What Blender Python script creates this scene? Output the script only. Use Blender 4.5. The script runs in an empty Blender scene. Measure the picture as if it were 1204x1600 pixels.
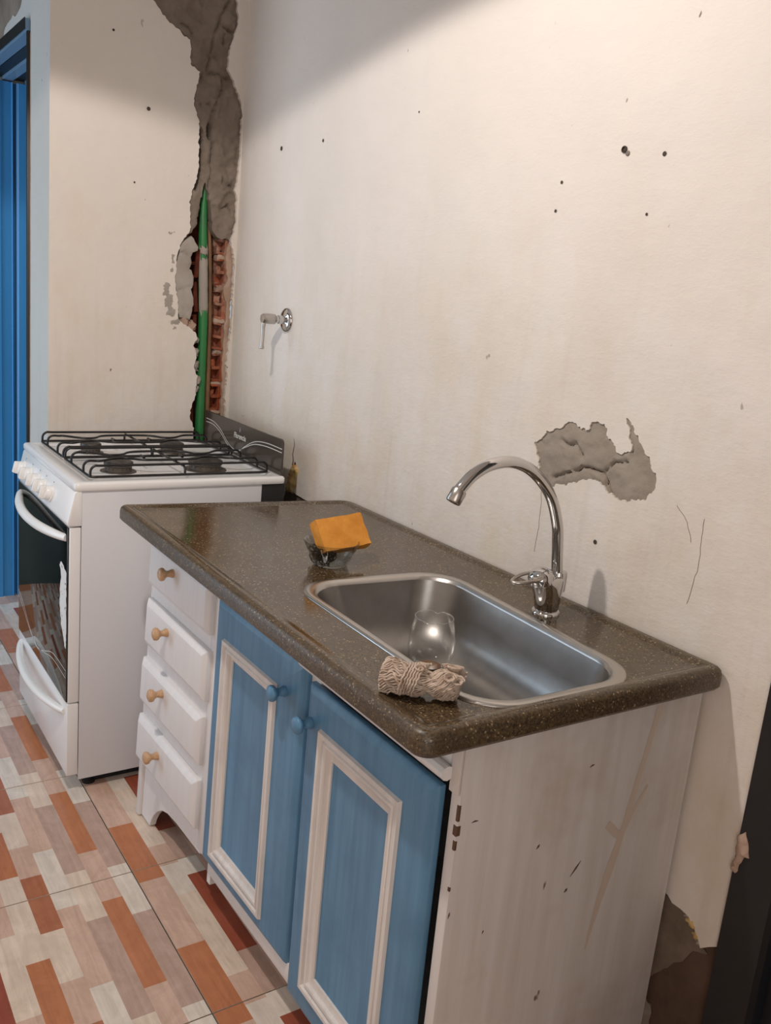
import bpy, bmesh, math, random
from mathutils import Vector, Matrix, noise
from mathutils.geometry import delaunay_2d_cdt

S = bpy.context.scene
COL = S.collection
random.seed(7)

# ------------------------------------------------------------------ camera
def rot(a, b, c):
    return Matrix.Rotation(a, 3, 'Z') @ Matrix.Rotation(b, 3, 'X') @ Matrix.Rotation(c, 3, 'Z')
cam_d = bpy.data.cameras.new('camera')
cam = bpy.data.objects.new('camera', cam_d)
COL.objects.link(cam)
cam_d.sensor_fit = 'VERTICAL'
cam_d.sensor_height = 36.0
cam_d.lens = 1398.0 / 1600.0 * 36.0
cam_d.clip_start = 0.02
cam.matrix_world = Matrix.Translation((2.8205, -1.2531, 1.3594)) @ rot(math.radians(55.492), math.radians(76.839), math.radians(5.385)).to_4x4()
S.camera = cam

# ------------------------------------------------------------------ world, lights, exposure
W = bpy.data.worlds.new('world')
S.world = W
W.use_nodes = True
W.node_tree.nodes['Background'].inputs[0].default_value = (0.62, 0.74, 0.9, 1)
W.node_tree.nodes['Background'].inputs[1].default_value = 0.6

def light(name, kind, loc, energy, color, **kw):
    d = bpy.data.lights.new(name, kind)
    d.energy = energy
    d.color = color
    for k, v in kw.items():
        setattr(d, k, v)
    o = bpy.data.objects.new(name, d)
    o.location = loc
    COL.objects.link(o)
    return o
# ceiling lamp: a bulb set in an opaque shade that cuts the light off 11 degrees under the horizontal
light('ceiling_lamp', 'SPOT', (1.53, -1.17, 2.315), 60, (1.0, 0.925, 0.865), spot_size=math.radians(153.0), spot_blend=0.07, shadow_soft_size=0.03)
# daylight entering through the doorway opposite the blue door frame
day = light('doorway_daylight', 'AREA', (-0.42, -1.98, 1.15), 19, (0.62, 0.80, 1.0), shape='RECTANGLE', size=1.0, size_y=1.9)
# unseen fill light added behind the camera to brighten that side
cam_fill = light('camera_side_fill', 'AREA', (3.80, -1.85, 1.35), 14.5, (1.0, 0.97, 0.95), shape='RECTANGLE', size=1.1, size_y=1.9)
cam_fill.rotation_euler = (math.radians(90), 0, math.radians(90))
day.rotation_euler = (math.radians(90), 0, math.radians(4))

S.view_settings.view_transform = 'Standard'
S.view_settings.look = 'None'
S.view_settings.exposure = 0.06
S.view_settings.gamma = 1.0
S.view_settings.use_curve_mapping = False
S.cycles.max_bounces = 8
S.cycles.diffuse_bounces = 5
S.cycles.glossy_bounces = 4
S.cycles.transparent_max_bounces = 12
S.cycles.sample_clamp_indirect = 4.0
S.cycles.use_denoising = True

# ------------------------------------------------------------------ materials
def srgb(r, g, b):
    def f(c):
        c /= 255.0
        return c / 12.92 if c <= 0.04045 else ((c + 0.055) / 1.055) ** 2.4
    return (f(r), f(g), f(b), 1.0)

class NM:
    """small node-material helper"""
    def __init__(self, name, color=(0.5, 0.5, 0.5, 1), rough=0.5, metal=0.0, spec=0.5, coat=0.0):
        self.m = bpy.data.materials.new(name)
        self.m.use_nodes = True
        self.t = self.m.node_tree
        self.b = self.t.nodes['Principled BSDF']
        self.b.inputs['Base Color'].default_value = color
        self.b.inputs['Roughness'].default_value = rough
        self.b.inputs['Metallic'].default_value = metal
        self.b.inputs['Specular IOR Level'].default_value = spec
        self.b.inputs['Coat Weight'].default_value = coat
        self.co = None
        self.h = None
    def n(self, typ, **kw):
        x = self.t.nodes.new(typ)
        for k, v in kw.items():
            setattr(x, k, v)
        return x
    def coords(self, scale=(1, 1, 1), out='Object'):
        if self.co is None:
            self.co = self.n('ShaderNodeTexCoord')
        mp = self.n('ShaderNodeMapping')
        mp.inputs['Scale'].default_value = scale
        self.t.links.new(self.co.outputs[out], mp.inputs[0])
        return mp.outputs[0]
    def noise(self, scale, detail=4, rough=0.55, vec=(1, 1, 1), dist=0.0):
        x = self.n('ShaderNodeTexNoise')
        x.inputs['Scale'].default_value = scale
        x.inputs['Detail'].default_value = detail
        x.inputs['Roughness'].default_value = rough
        x.inputs['Distortion'].default_value = dist
        self.t.links.new(self.coords(vec), x.inputs['Vector'])
        return x.outputs['Fac']
    def ramp(self, fac, a, b, ca=(0, 0, 0, 1), cb=(1, 1, 1, 1)):
        r = self.n('ShaderNodeValToRGB')
        r.color_ramp.elements[0].position = a
        r.color_ramp.elements[1].position = b
        r.color_ramp.elements[0].color = ca
        r.color_ramp.elements[1].color = cb
        self.t.links.new(fac, r.inputs[0])
        return r.outputs[0]
    def math(self, op, a, b):
        x = self.n('ShaderNodeMath', operation=op)
        for i, v in enumerate((a, b)):
            if hasattr(v, 'links'):
                self.t.links.new(v, x.inputs[i])
            else:
                x.inputs[i].default_value = v
        return x.outputs[0]
    def mix(self, fac, a, b, mode='MIX'):
        x = self.n('ShaderNodeMix', data_type='RGBA', blend_type=mode)
        if hasattr(fac, 'links'):
            self.t.links.new(fac, x.inputs[0])
        else:
            x.inputs[0].default_value = fac
        for i, v in ((6, a), (7, b)):
            if hasattr(v, 'links'):
                self.t.links.new(v, x.inputs[i])
            else:
                x.inputs[i].default_value = v
        return x.outputs[2]
    def color(self, sock):
        self.t.links.new(sock, self.b.inputs['Base Color'])
        return self
    def rough(self, sock):
        self.t.links.new(sock, self.b.inputs['Roughness'])
        return self
    def bump(self, fac, strength=0.3, dist=0.002):
        x = self.n('ShaderNodeBump')
        x.inputs['Strength'].default_value = strength
        x.inputs['Distance'].default_value = dist
        self.t.links.new(fac, x.inputs['Height'])
        if self.h is not None:
            self.t.links.new(self.h, x.inputs['Normal'])
        self.h = x.outputs[0]
        self.t.links.new(self.h, self.b.inputs['Normal'])
        return self

M = {}
def plaster(name, base, stain, dirt_z=1.1):
    k = NM(name, base, 0.85, spec=0.25)
    geo = k.n('ShaderNodeNewGeometry')
    sep = k.n('ShaderNodeSeparateXYZ')
    k.t.links.new(geo.outputs['Position'], sep.inputs[0])
    big = k.noise(2.2, 5, 0.6)
    c = k.mix(k.ramp(big, 0.35, 0.75), base, tuple(x * 0.93 for x in base[:3]) + (1,))
    # yellowish grime, thicker low on the wall
    low = k.n('ShaderNodeMapRange')
    low.inputs[1].default_value = 1.75
    low.inputs[2].default_value = 0.75
    k.t.links.new(sep.outputs[2], low.inputs[0])
    g = k.math('MULTIPLY', k.ramp(k.noise(5.0, 6, 0.65, (1, 1, 0.55)), 0.42, 0.78), k.math('ADD', k.math('MULTIPLY', low.outputs[0], 0.75), 0.08))
    c = k.mix(g, c, stain)
    # vertical grime runs
    g2 = k.math('MULTIPLY', k.ramp(k.noise(26.0, 3, 0.6, (1, 1, 0.06)), 0.55, 0.8), k.math('MULTIPLY', low.outputs[0], 0.16))
    c = k.mix(g2, c, srgb(150, 125, 95))
    # sparse scuffs and tiny chips
    ch = k.math('MULTIPLY', k.ramp(k.noise(38.0, 2, 0.5, (1, 1, 0.7)), 0.73, 0.76), k.ramp(k.noise(3.1, 2), 0.5, 0.62))
    c = k.mix(ch, c, srgb(130, 112, 98))
    k.color(c)
    k.bump(k.noise(7.0, 3, 0.5), 0.35, 0.02)
    k.bump(k.noise(75.0, 6, 0.72, (0.9, 1, 1.5)), 0.42, 0.003)
    k.bump(k.noise(20.0, 4, 0.6, (0.7, 1, 1.3)), 0.22, 0.005)
    return k.m
M['plaster'] = plaster('white_plaster', srgb(223, 215, 207), srgb(206, 187, 156))
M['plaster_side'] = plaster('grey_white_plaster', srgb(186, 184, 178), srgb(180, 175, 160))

def mortar(name, a, b):
    k = NM(name, a, 0.95, spec=0.15)
    k.color(k.mix(k.ramp(k.noise(9.0, 6, 0.65), 0.3, 0.7), a, b))
    k.bump(k.noise(60.0, 5, 0.7), 0.5, 0.004)
    return k.m
M['mortar'] = mortar('grey_brown_mortar', srgb(140, 128, 116), srgb(112, 100, 90))
M['mortar_pale'] = mortar('pale_grey_mortar', srgb(172, 164, 155), srgb(150, 141, 131))
M['patch_mortar'] = mortar('brownish_grey_mortar', srgb(160, 149, 137), srgb(140, 129, 117))
M['mortar_pink'] = mortar('pinkish_mortar', srgb(190, 165, 148), srgb(150, 122, 104))
M['cement_dark'] = mortar('dark_cement', srgb(128, 112, 98), srgb(96, 82, 70))
M['cement_brown'] = mortar('brown_cement', srgb(104, 82, 68), srgb(80, 64, 54))
M['soot'] = mortar('dark_crevice_soil', srgb(52, 40, 34), srgb(34, 26, 22))
k = NM('red_brick', srgb(176, 88, 52), 0.9, spec=0.2)
c = k.mix(k.ramp(k.noise(24.0, 5, 0.7), 0.3, 0.72), srgb(168, 84, 52), srgb(120, 54, 36))
geo = k.n('ShaderNodeNewGeometry')
sep = k.n('ShaderNodeSeparateXYZ')
k.t.links.new(geo.outputs['Position'], sep.inputs[0])
mr = k.n('ShaderNodeMapRange')
mr.inputs[1].default_value = 1.05
mr.inputs[2].default_value = 1.35
mr.inputs[3].default_value = 0.12
mr.inputs[4].default_value = 0.8
k.t.links.new(sep.outputs[2], mr.inputs[0])
k.color(k.mix(k.math('MULTIPLY', k.ramp(k.noise(30.0, 5, 0.7), 0.38, 0.62), mr.outputs[0]), c, srgb(186, 158, 138)))
k.bump(k.noise(80, 5, 0.7), 0.7, 0.006)
M['brick'] = k.m
k = NM('dark_red_brick', srgb(120, 52, 36), 0.95, spec=0.1)
k.color(k.mix(k.ramp(k.noise(24.0, 5, 0.7), 0.3, 0.72), srgb(104, 52, 38), srgb(62, 34, 26)))
M['brick_dark'] = k.m

def paint(name, col, rough=0.4, grain=0.06, coat=0.0, vec=(60, 60, 3), mott=None, bump=0.10):
    k = NM(name, col, rough, spec=0.4, coat=coat)
    c2 = mott or tuple(x * (1 - grain * 3) for x in col[:3]) + (1,)
    c = k.mix(k.ramp(k.noise(1.0, 4, 0.6, vec), 0.4, 0.75), col, c2)
    c = k.mix(k.ramp(k.noise(9.0, 4, 0.6), 0.5, 0.8), c, c2)
    k.color(c)
    k.bump(k.noise(1.0, 3, 0.5, vec), bump, 0.001)
    return k.m
M['white_paint'] = paint('white_wood_paint', srgb(226, 223, 222), 0.4, 0.02, bump=0.04)
M['cream_paint'] = paint('cream_moulding_paint', srgb(222, 215, 210), 0.45)
M['blue_paint'] = paint('blue_wood_paint', srgb(94, 138, 170), 0.38, 0.05, mott=srgb(78, 120, 152))
k = NM('worn_white_panel', srgb(214, 205, 196), 0.6, spec=0.3)
c = k.mix(k.ramp(k.noise(1.0, 5, 0.6, (1, 30, 2)), 0.35, 0.8), srgb(212, 206, 202), srgb(194, 183, 175))
c = k.mix(k.math('MULTIPLY', k.ramp(k.noise(4.0, 5, 0.65), 0.5, 0.75), 0.6), c, srgb(176, 152, 132))
c = k.mix(k.ramp(k.noise(22.0, 3, 0.6, (1, 1, 0.5)), 0.72, 0.75), c, srgb(120, 98, 84))
k.color(c)
k.bump(k.noise(1.0, 4, 0.6, (1, 80, 5)), 0.2, 0.001)
M['worn_white'] = k.m
M['panel_stain'] = NM('brown_panel_stain', srgb(196, 180, 165), 0.6, spec=0.3).m
M['dark_wood'] = NM('dark_chipped_wood', srgb(92, 66, 50), 0.7).m
k = NM('knob_wood', srgb(196, 152, 112), 0.42)
k.color(k.mix(k.ramp(k.noise(1.0, 3, 0.6, (40, 200, 200)), 0.35, 0.7), srgb(204, 168, 130), srgb(180, 138, 102)))
M['knob_wood'] = k.m
M['enamel'] = NM('white_enamel', srgb(232, 230, 228), 0.22, spec=0.5).m
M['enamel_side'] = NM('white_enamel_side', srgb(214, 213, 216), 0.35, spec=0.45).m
M['white_plastic'] = NM('white_plastic', srgb(236, 234, 230), 0.3).m
M['black_glass'] = NM('black_oven_glass', srgb(14, 17, 18), 0.04, spec=0.6).m
M['lid_glass'] = NM('smoked_lid_glass', srgb(68, 60, 54), 0.16, spec=0.5).m
k = NM('black_grate_enamel', srgb(24, 22, 22), 0.35)
M['grate'] = k.m
k = NM('burner_black', srgb(44, 40, 38), 0.45)
k.color(k.mix(k.ramp(k.noise(60, 4), 0.4, 0.7), srgb(40, 36, 34), srgb(78, 72, 68)))
M['burner'] = k.m
M['burner_metal'] = NM('burner_aluminium', srgb(96, 88, 80), 0.45, metal=0.5).m
M['black_metal'] = NM('black_painted_steel', srgb(26, 25, 26), 0.45).m
M['black_rubber'] = NM('black_rubber', srgb(22, 20, 20), 0.8).m
M['print_white'] = NM('white_print', srgb(205, 202, 196), 0.5).m
M['print_grey'] = NM('grey_print', srgb(110, 112, 118), 0.5).m
k = NM('peeling_sticker', srgb(226, 224, 220), 0.7)
k.color(k.mix(k.ramp(k.noise(70, 3, 0.6), 0.62, 0.66), srgb(226, 224, 220), srgb(70, 70, 70)))
M['sticker'] = k.m

# speckled dark stone
k = NM('speckled_brown_granite', srgb(70, 58, 46), 0.13, spec=0.6)
v = k.n('ShaderNodeTexVoronoi')
v.inputs['Scale'].default_value = 430
k.t.links.new(k.coords(), v.inputs['Vector'])
sepc = k.n('ShaderNodeSeparateColor')
k.t.links.new(v.outputs['Color'], sepc.inputs[0])
c = k.mix(k.ramp(sepc.outputs[0], 0.3, 0.72), srgb(66, 52, 35), srgb(94, 76, 52))
c = k.mix(k.ramp(sepc.outputs[1], 0.95, 0.97), c, srgb(150, 132, 104))
c = k.mix(k.ramp(sepc.outputs[2], 0.88, 0.92), c, srgb(50, 40, 31))
c = k.mix(k.math('MULTIPLY', k.ramp(k.noise(6.0, 5, 0.6), 0.45, 0.7), 0.35), c, srgb(54, 42, 30))
k.color(c)
k.rough(k.ramp(k.noise(8.0, 4, 0.6), 0.35, 0.75, (0.08, 0.08, 0.08, 1), (0.22, 0.22, 0.22, 1)))
k.bump(k.noise(300, 2), 0.06, 0.0006)
M['stone'] = k.m
M['stone_edge'] = k.m.copy()
M['stone_edge'].name = 'rough_brown_granite_edge'
eb = M['stone_edge'].node_tree.nodes['Principled BSDF']
for lk in list(eb.inputs['Roughness'].links):
    M['stone_edge'].node_tree.links.remove(lk)
eb.inputs['Roughness'].default_value = 0.42

# brushed steel with scratches
k = NM('brushed_steel', srgb(190, 188, 186), 0.3, metal=1.0)
k.rough(k.ramp(k.noise(4.0, 4, 0.6), 0.3, 0.75, (0.27, 0.27, 0.27, 1), (0.38, 0.38, 0.38, 1)))
k.color(k.mix(k.ramp(k.noise(7.0, 5, 0.6), 0.4, 0.75), srgb(158, 155, 152), srgb(132, 128, 124)))
k.bump(k.noise(1.0, 2, 0.5, (14, 700, 90)), 0.04, 0.0003)
M['steel'] = k.m
M['steel_rim'] = NM('satin_steel_rim', srgb(196, 192, 187), 0.28, metal=1.0).m
M['chrome'] = NM('chrome', srgb(205, 203, 202), 0.06, metal=1.0).m
M['chrome_matte'] = NM('matte_chrome', srgb(190, 184, 178), 0.28, metal=1.0).m
M['blue_dot'] = NM('blue_plastic_dot', srgb(60, 80, 150), 0.4).m

def thin_glass(name, tint, refl=0.9, ior=1.5):
    m = bpy.data.materials.new(name)
    m.use_nodes = True
    t = m.node_tree
    t.nodes.clear()
    out = t.nodes.new('ShaderNodeOutputMaterial')
    tr = t.nodes.new('ShaderNodeBsdfTransparent')
    tr.inputs[0].default_value = tint
    gl = t.nodes.new('ShaderNodeBsdfGlossy')
    gl.inputs['Color'].default_value = (refl, refl, refl, 1)
    gl.inputs['Roughness'].default_value = 0.05
    lw = t.nodes.new('ShaderNodeLayerWeight')
    lw.inputs[0].default_value = 0.5
    pw = t.nodes.new('ShaderNodeMath')
    pw.operation = 'POWER'
    pw.inputs[1].default_value = 3.2
    t.links.new(lw.outputs['Facing'], pw.inputs[0])
    fr = t.nodes.new('ShaderNodeMapRange')
    f0 = ((ior - 1) / (ior + 1)) ** 2
    fr.inputs[3].default_value = f0
    fr.inputs[4].default_value = 0.9
    t.links.new(pw.outputs[0], fr.inputs[0])
    mx = t.nodes.new('ShaderNodeMixShader')
    t.links.new(fr.outputs[0], mx.inputs[0])
    t.links.new(tr.outputs[0], mx.inputs[1])
    t.links.new(gl.outputs[0], mx.inputs[2])
    t.links.new(mx.outputs[0], out.inputs[0])
    return m
M['glass'] = thin_glass('clear_glass', (0.95, 0.95, 0.94, 1))
M['bowl_glass'] = thin_glass('moulded_glass', (0.82, 0.83, 0.82, 1), 0.9, 1.6)
M['glass_edge'] = thin_glass('glass_edge', (0.9, 0.9, 0.89, 1), 1.0, 2.6)
M['amber'] = NM('amber_residue', srgb(120, 78, 40), 0.2, coat=0.5).m
k = NM('orange_foam', srgb(206, 138, 50), 0.9, spec=0.15)
k.color(k.mix(k.ramp(k.noise(26, 5, 0.65), 0.35, 0.75), srgb(220, 152, 70), srgb(192, 122, 48)))
k.bump(k.noise(260, 3, 0.7), 0.5, 0.002)
M['sponge'] = k.m
M['steel_wool'] = NM('dark_steel_wool', srgb(40, 36, 33), 0.45, metal=0.6).m
k = NM('beige_cotton_yarn', srgb(186, 160, 142), 0.95, spec=0.1)
k.color(k.mix(k.ramp(k.noise(55, 4, 0.6), 0.35, 0.75), srgb(206, 188, 172), srgb(168, 142, 124)))
k.bump(k.noise(700, 3, 0.7), 0.6, 0.001)
M['yarn'] = k.m
k = NM('green_pipe_plastic', srgb(46, 122, 66), 0.4)
k.color(k.mix(k.ramp(k.noise(16, 5, 0.65), 0.52, 0.7), srgb(44, 120, 64), srgb(60, 104, 66)))
M['green'] = k.m
k = NM('brown_conduit', srgb(122, 88, 58), 0.55)
k.color(k.mix(k.ramp(k.noise(20, 5, 0.65, (1, 1, 0.3)), 0.4, 0.65), srgb(132, 96, 62), srgb(88, 60, 40)))
M['brown'] = k.m
k = NM('rusty_yellow_foam', srgb(190, 140, 60), 0.9)
k.color(k.mix(k.ramp(k.noise(45, 4), 0.4, 0.65), srgb(208, 180, 120), srgb(160, 110, 56)))
k.bump(k.noise(80, 3), 0.6, 0.004)
M['foam'] = k.m
k = NM('blue_metal_paint', srgb(44, 104, 154), 0.3, spec=0.5)
k.color(k.mix(k.ramp(k.noise(1.0, 4, 0.6, (5, 5, 1)), 0.35, 0.75), srgb(64, 140, 196), srgb(54, 124, 178)))
M['blue_metal'] = k.m
M['blue_lit'] = NM('lit_blue_metal_paint', srgb(112, 142, 168), 0.3).m  # frame blue lightened so that the header bands look lit
k = NM('black_door_paint', srgb(30, 29, 31), 0.42)
k.color(k.mix(k.ramp(k.noise(5, 4), 0.4, 0.75), srgb(30, 29, 31), srgb(40, 38, 38)))
M['black_door'] = k.m
M['hole'] = NM('dark_hole', srgb(70, 58, 50), 0.9).m
M['plug'] = NM('grey_plug_plastic', srgb(120, 110, 102), 0.6).m
M['ceiling'] = NM('ceiling_white', srgb(228, 226, 222), 0.9).m
M['far_wall'] = NM('far_wall_paint', srgb(222, 216, 208), 0.9).m
M['green_wall'] = NM('dark_green_gloss_paint', srgb(58, 72, 68), 0.5).m
M['grout'] = NM('dark_grout', srgb(72, 58, 48), 0.9).m
M['amberlight'] = None

# printed wood tile
k = NM('printed_wood_tile', (0.5, 0.5, 0.5, 1), 0.2, spec=0.5)
at = k.n('ShaderNodeVertexColor', layer_name='Col')
g1 = k.ramp(k.noise(1.0, 6, 0.65, (5, 70, 1), 0.6), 0.3, 0.75, (0.82, 0.80, 0.78, 1), (1.06, 1.06, 1.06, 1))
g2 = k.ramp(k.noise(1.0, 3, 0.6, (14, 16, 1), 1.5), 0.35, 0.7, (0.90, 0.89, 0.87, 1), (1.04, 1.04, 1.04, 1))
k.color(k.mix(1.0, k.mix(1.0, at.outputs[0], g1, 'MULTIPLY'), g2, 'MULTIPLY'))
k.rough(k.ramp(k.noise(6, 4), 0.3, 0.8, (0.14, 0.14, 0.14, 1), (0.3, 0.3, 0.3, 1)))
M['tile'] = k.m

# ------------------------------------------------------------------ mesh builders
class MB:
    def __init__(self):
        self.v, self.f = [], []
    def add(self, vs, fs):
        o = len(self.v)
        self.v += [Vector(p) for p in vs]
        self.f += [tuple(i + o for i in q) for q in fs]
        return self
    def box(self, x0, x1, y0, y1, z0, z1):
        return self.add([(x0, y0, z0), (x1, y0, z0), (x1, y1, z0), (x0, y1, z0), (x0, y0, z1), (x1, y0, z1), (x1, y1, z1), (x0, y1, z1)],
                        [(0, 3, 2, 1), (4, 5, 6, 7), (0, 1, 5, 4), (1, 2, 6, 5), (2, 3, 7, 6), (3, 0, 4, 7)])
    def frustum(self, a, b):
        """two matching loops of points, capped"""
        n = len(a)
        return self.add(list(a) + list(b), [tuple(range(n))[::-1], tuple(range(n, 2 * n))] + [(i, (i + 1) % n, n + (i + 1) % n, n + i) for i in range(n)])
    def loft(self, rings, cap=True, closed=True):
        n = len(rings[0])
        vs = [p for r in rings for p in r]
        fs = []
        for j in range(len(rings) - 1):
            for i in range(n if closed else n - 1):
                a, b = j * n + i, j * n + (i + 1) % n
                fs.append((a, b, b + n, a + n))
        if cap:
            fs.append(tuple(range(n))[::-1])
            fs.append(tuple(range((len(rings) - 1) * n, len(rings) * n)))
        return self.add(vs, fs)
    def tube(self, pts, r, n=10, closed=False, cap=True):
        pts = [Vector(p) for p in pts]
        m = len(pts)
        rad = r if isinstance(r, (list, tuple)) else [r] * m
        tang = []
        for i in range(m):
            a = pts[(i - 1) % m] if (closed or i > 0) else pts[i]
            b = pts[(i + 1) % m] if (closed or i < m - 1) else pts[i]
            tang.append((b - a).normalized())
        up = Vector((0, 0, 1)) if abs(tang[0].z) < 0.9 else Vector((1, 0, 0))
        nrm = (up - tang[0] * up.dot(tang[0])).normalized()
        rings = []
        for i in range(m):
            t = tang[i]
            nrm = nrm - t * nrm.dot(t)
            if nrm.length < 1e-6:
                nrm = t.orthogonal()
            nrm.normalize()
            bi = t.cross(nrm)
            rings.append([pts[i] + (nrm * math.cos(2 * math.pi * q / n) + bi * math.sin(2 * math.pi * q / n)) * rad[i] for q in range(n)])
        if closed:
            rings.append(rings[0])
            return self.loft(rings, cap=False)
        return self.loft(rings, cap=cap)
    def lathe(self, prof, c, axis=(0, 0, 1), n=24, cap=True, rfun=None):
        ax = Vector(axis).normalized()
        e1 = ax.orthogonal().normalized()
        e2 = ax.cross(e1)
        c = Vector(c)
        rings = []
        for r, h in prof:
            ring = []
            for q in range(n):
                th = 2 * math.pi * q / n
                rr = r * (rfun(th, h) if rfun else 1)
                ring.append(c + ax * h + (e1 * math.cos(th) + e2 * math.sin(th)) * rr)
            rings.append(ring)
        return self.loft(rings, cap=cap)
    def map(self, fn):
        self.v = [Vector(fn(p)) for p in self.v]
        return self

def origin_of(p):
    return Vector(p['_o']) if p is not None and '_o' in p else Vector((0, 0, 0))
def build(name, mb, mat, parent=None, bevel=0.0, seg=2, smooth=35, recalc=True, loc=None, merge=False):
    o_w = origin_of(parent)
    if parent is None and loc is not None:
        o_w = Vector(loc)
    me = bpy.data.meshes.new(name)
    me.from_pydata([p - o_w for p in mb.v], [], mb.f)
    bm = bmesh.new()
    bm.from_mesh(me)
    if merge:
        bmesh.ops.remove_doubles(bm, verts=bm.verts, dist=1e-5)
    if recalc:
        bmesh.ops.recalc_face_normals(bm, faces=bm.faces)
    if bevel > 0:
        ed = [e for e in bm.edges if len(e.link_faces) == 2 and e.calc_face_angle(0) > math.radians(28)]
        bmesh.ops.bevel(bm, geom=ed, offset=bevel, segments=seg, affect='EDGES', profile=0.5, clamp_overlap=True)
    bm.to_mesh(me)
    bm.free()
    if smooth:
        for p in me.polygons:
            p.use_smooth = True
        me.set_sharp_from_angle(angle=math.radians(smooth))
    o = bpy.data.objects.new(name, me)
    mats = mat if isinstance(mat, list) else [mat]
    for m in mats:
        me.materials.append(M[m])
    COL.objects.link(o)
    o['_o'] = list(o_w)
    if parent is not None:
        o.parent = parent
    else:
        o.location = o_w
    return o
def thing(name, label, cat, loc, group=None):
    o = bpy.data.objects.new(name, None)
    o.empty_display_size = 0.1
    o.location = loc
    o['_o'] = list(loc)
    o['label'] = label
    o['category'] = cat
    if group:
        o['group'] = group
    COL.objects.link(o)
    return o
def tag(o, label, cat, group=None):
    o['label'] = label
    o['category'] = cat
    if group:
        o['group'] = group
    return o
def struct(o):
    o['kind'] = 'structure'
    return o

def inside(p, poly):
    x, y = p
    c = False
    j = len(poly) - 1
    for i in range(len(poly)):
        xi, yi = poly[i]
        xj, yj = poly[j]
        if (yi > y) != (yj > y) and x < (xj - xi) * (y - yi) / (yj - yi) + xi:
            c = not c
        j = i
    return c
def segd(p, a, b):
    ax, ay = a
    dx, dy = b[0] - ax, b[1] - ay
    L = dx * dx + dy * dy
    t = 0 if L == 0 else max(0, min(1, ((p[0] - ax) * dx + (p[1] - ay) * dy) / L))
    return math.hypot(p[0] - ax - t * dx, p[1] - ay - t * dy)
def polyd(p, line, closed=False):
    n = len(line)
    return min(segd(p, line[i], line[(i + 1) % n]) for i in range(n if closed else n - 1))
def ragged(poly, step=0.012, amp=0.003, seed=0, closed=True):
    """resample an outline and jitter it sideways so that it reads as broken plaster"""
    out = []
    n = len(poly)
    for i in range(n if closed else n - 1):
        a, b = Vector(poly[i]), Vector(poly[(i + 1) % n])
        d = b - a
        m = max(1, int(d.length / step))
        nn = Vector((-d.y, d.x)).normalized() if d.length > 0 else Vector((0, 0))
        for q in range(m):
            p = a + d * (q / m)
            w = noise.noise(Vector((p.x * 90 + seed, p.y * 90, seed * 3.1))) * amp + noise.noise(Vector((p.x * 260, p.y * 260 + seed, 1.7))) * amp * 0.7
            p = p + nn * w
            out.append((p.x, p.y))
    return out
def cdt(loops, extra=()):
    pts, edges = [], []
    for lp in loops:
        o = len(pts)
        pts += [Vector(p) for p in lp]
        edges += [(o + i, o + (i + 1) % len(lp)) for i in range(len(lp))]
    pts += [Vector(p) for p in extra]
    vs, es, fs, *_ = delaunay_2d_cdt(pts, edges, [], 0, 1e-6)
    return [(p.x, p.y) for p in vs], fs
def sheet(outer, holes, fmap, thick, rim=True):
    """flat plaster sheet with ragged holes; fmap(u, v, depth) -> world"""
    vs, fs = cdt([outer] + holes)
    keep = []
    for f in fs:
        c = (sum(vs[i][0] for i in f) / len(f), sum(vs[i][1] for i in f) / len(f))
        if inside(c, outer) and not any(inside(c, h) for h in holes):
            keep.append(f)
    mb = MB()
    mb.add([fmap(u, v, 0) for u, v in vs], keep)
    for lp in ([outer] if rim else []) + holes:
        n = len(lp)
        a = [fmap(u, v, 0) for u, v in lp]
        b = [fmap(u, v, thick) for u, v in lp]
        mb.add(a + b, [(i, (i + 1) % n, n + (i + 1) % n, n + i) for i in range(n)])
    return mb
def rough_fill(poly, cell, fmap, hfun, edge_depth=0.0, skirt=0.0):
    """lumpy surface filling a polygon; hfun(u, v) gives the depth behind the wall plane (negative stands proud)"""
    xs = [p[0] for p in poly]
    ys = [p[1] for p in poly]
    extra = []
    y = min(ys)
    row = 0
    while y < max(ys):
        x = min(xs) + (cell / 2 if row % 2 else 0)
        while x < max(xs):
            p = (x + random.uniform(-.25, .25) * cell, y + random.uniform(-.25, .25) * cell)
            if inside(p, poly) and polyd(p, poly, True) > cell * 0.45:
                extra.append(p)
            x += cell
        y += cell * 0.87
        row += 1
    vs, fs = cdt([poly], extra)
    keep = [f for f in fs if inside((sum(vs[i][0] for i in f) / len(f), sum(vs[i][1] for i in f) / len(f)), poly)]
    mb = MB()
    co = []
    nb = len(poly)
    for i, (u, v) in enumerate(vs):
        co.append(fmap(u, v, edge_depth if i < nb else hfun(u, v)))
    mb.add(co, keep)
    if skirt:
        a = [fmap(u, v, edge_depth) for u, v in poly]
        b = [fmap(u, v, edge_depth + skirt) for u, v in poly]
        mb.add(a + b, [(i, (i + 1) % nb, nb + (i + 1) % nb, nb + i) for i in range(nb)])
    return mb
def nz(u, v, f, s=0.0):
    return noise.noise(Vector((u * f + s, v * f - s, s * 1.37)))

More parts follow.
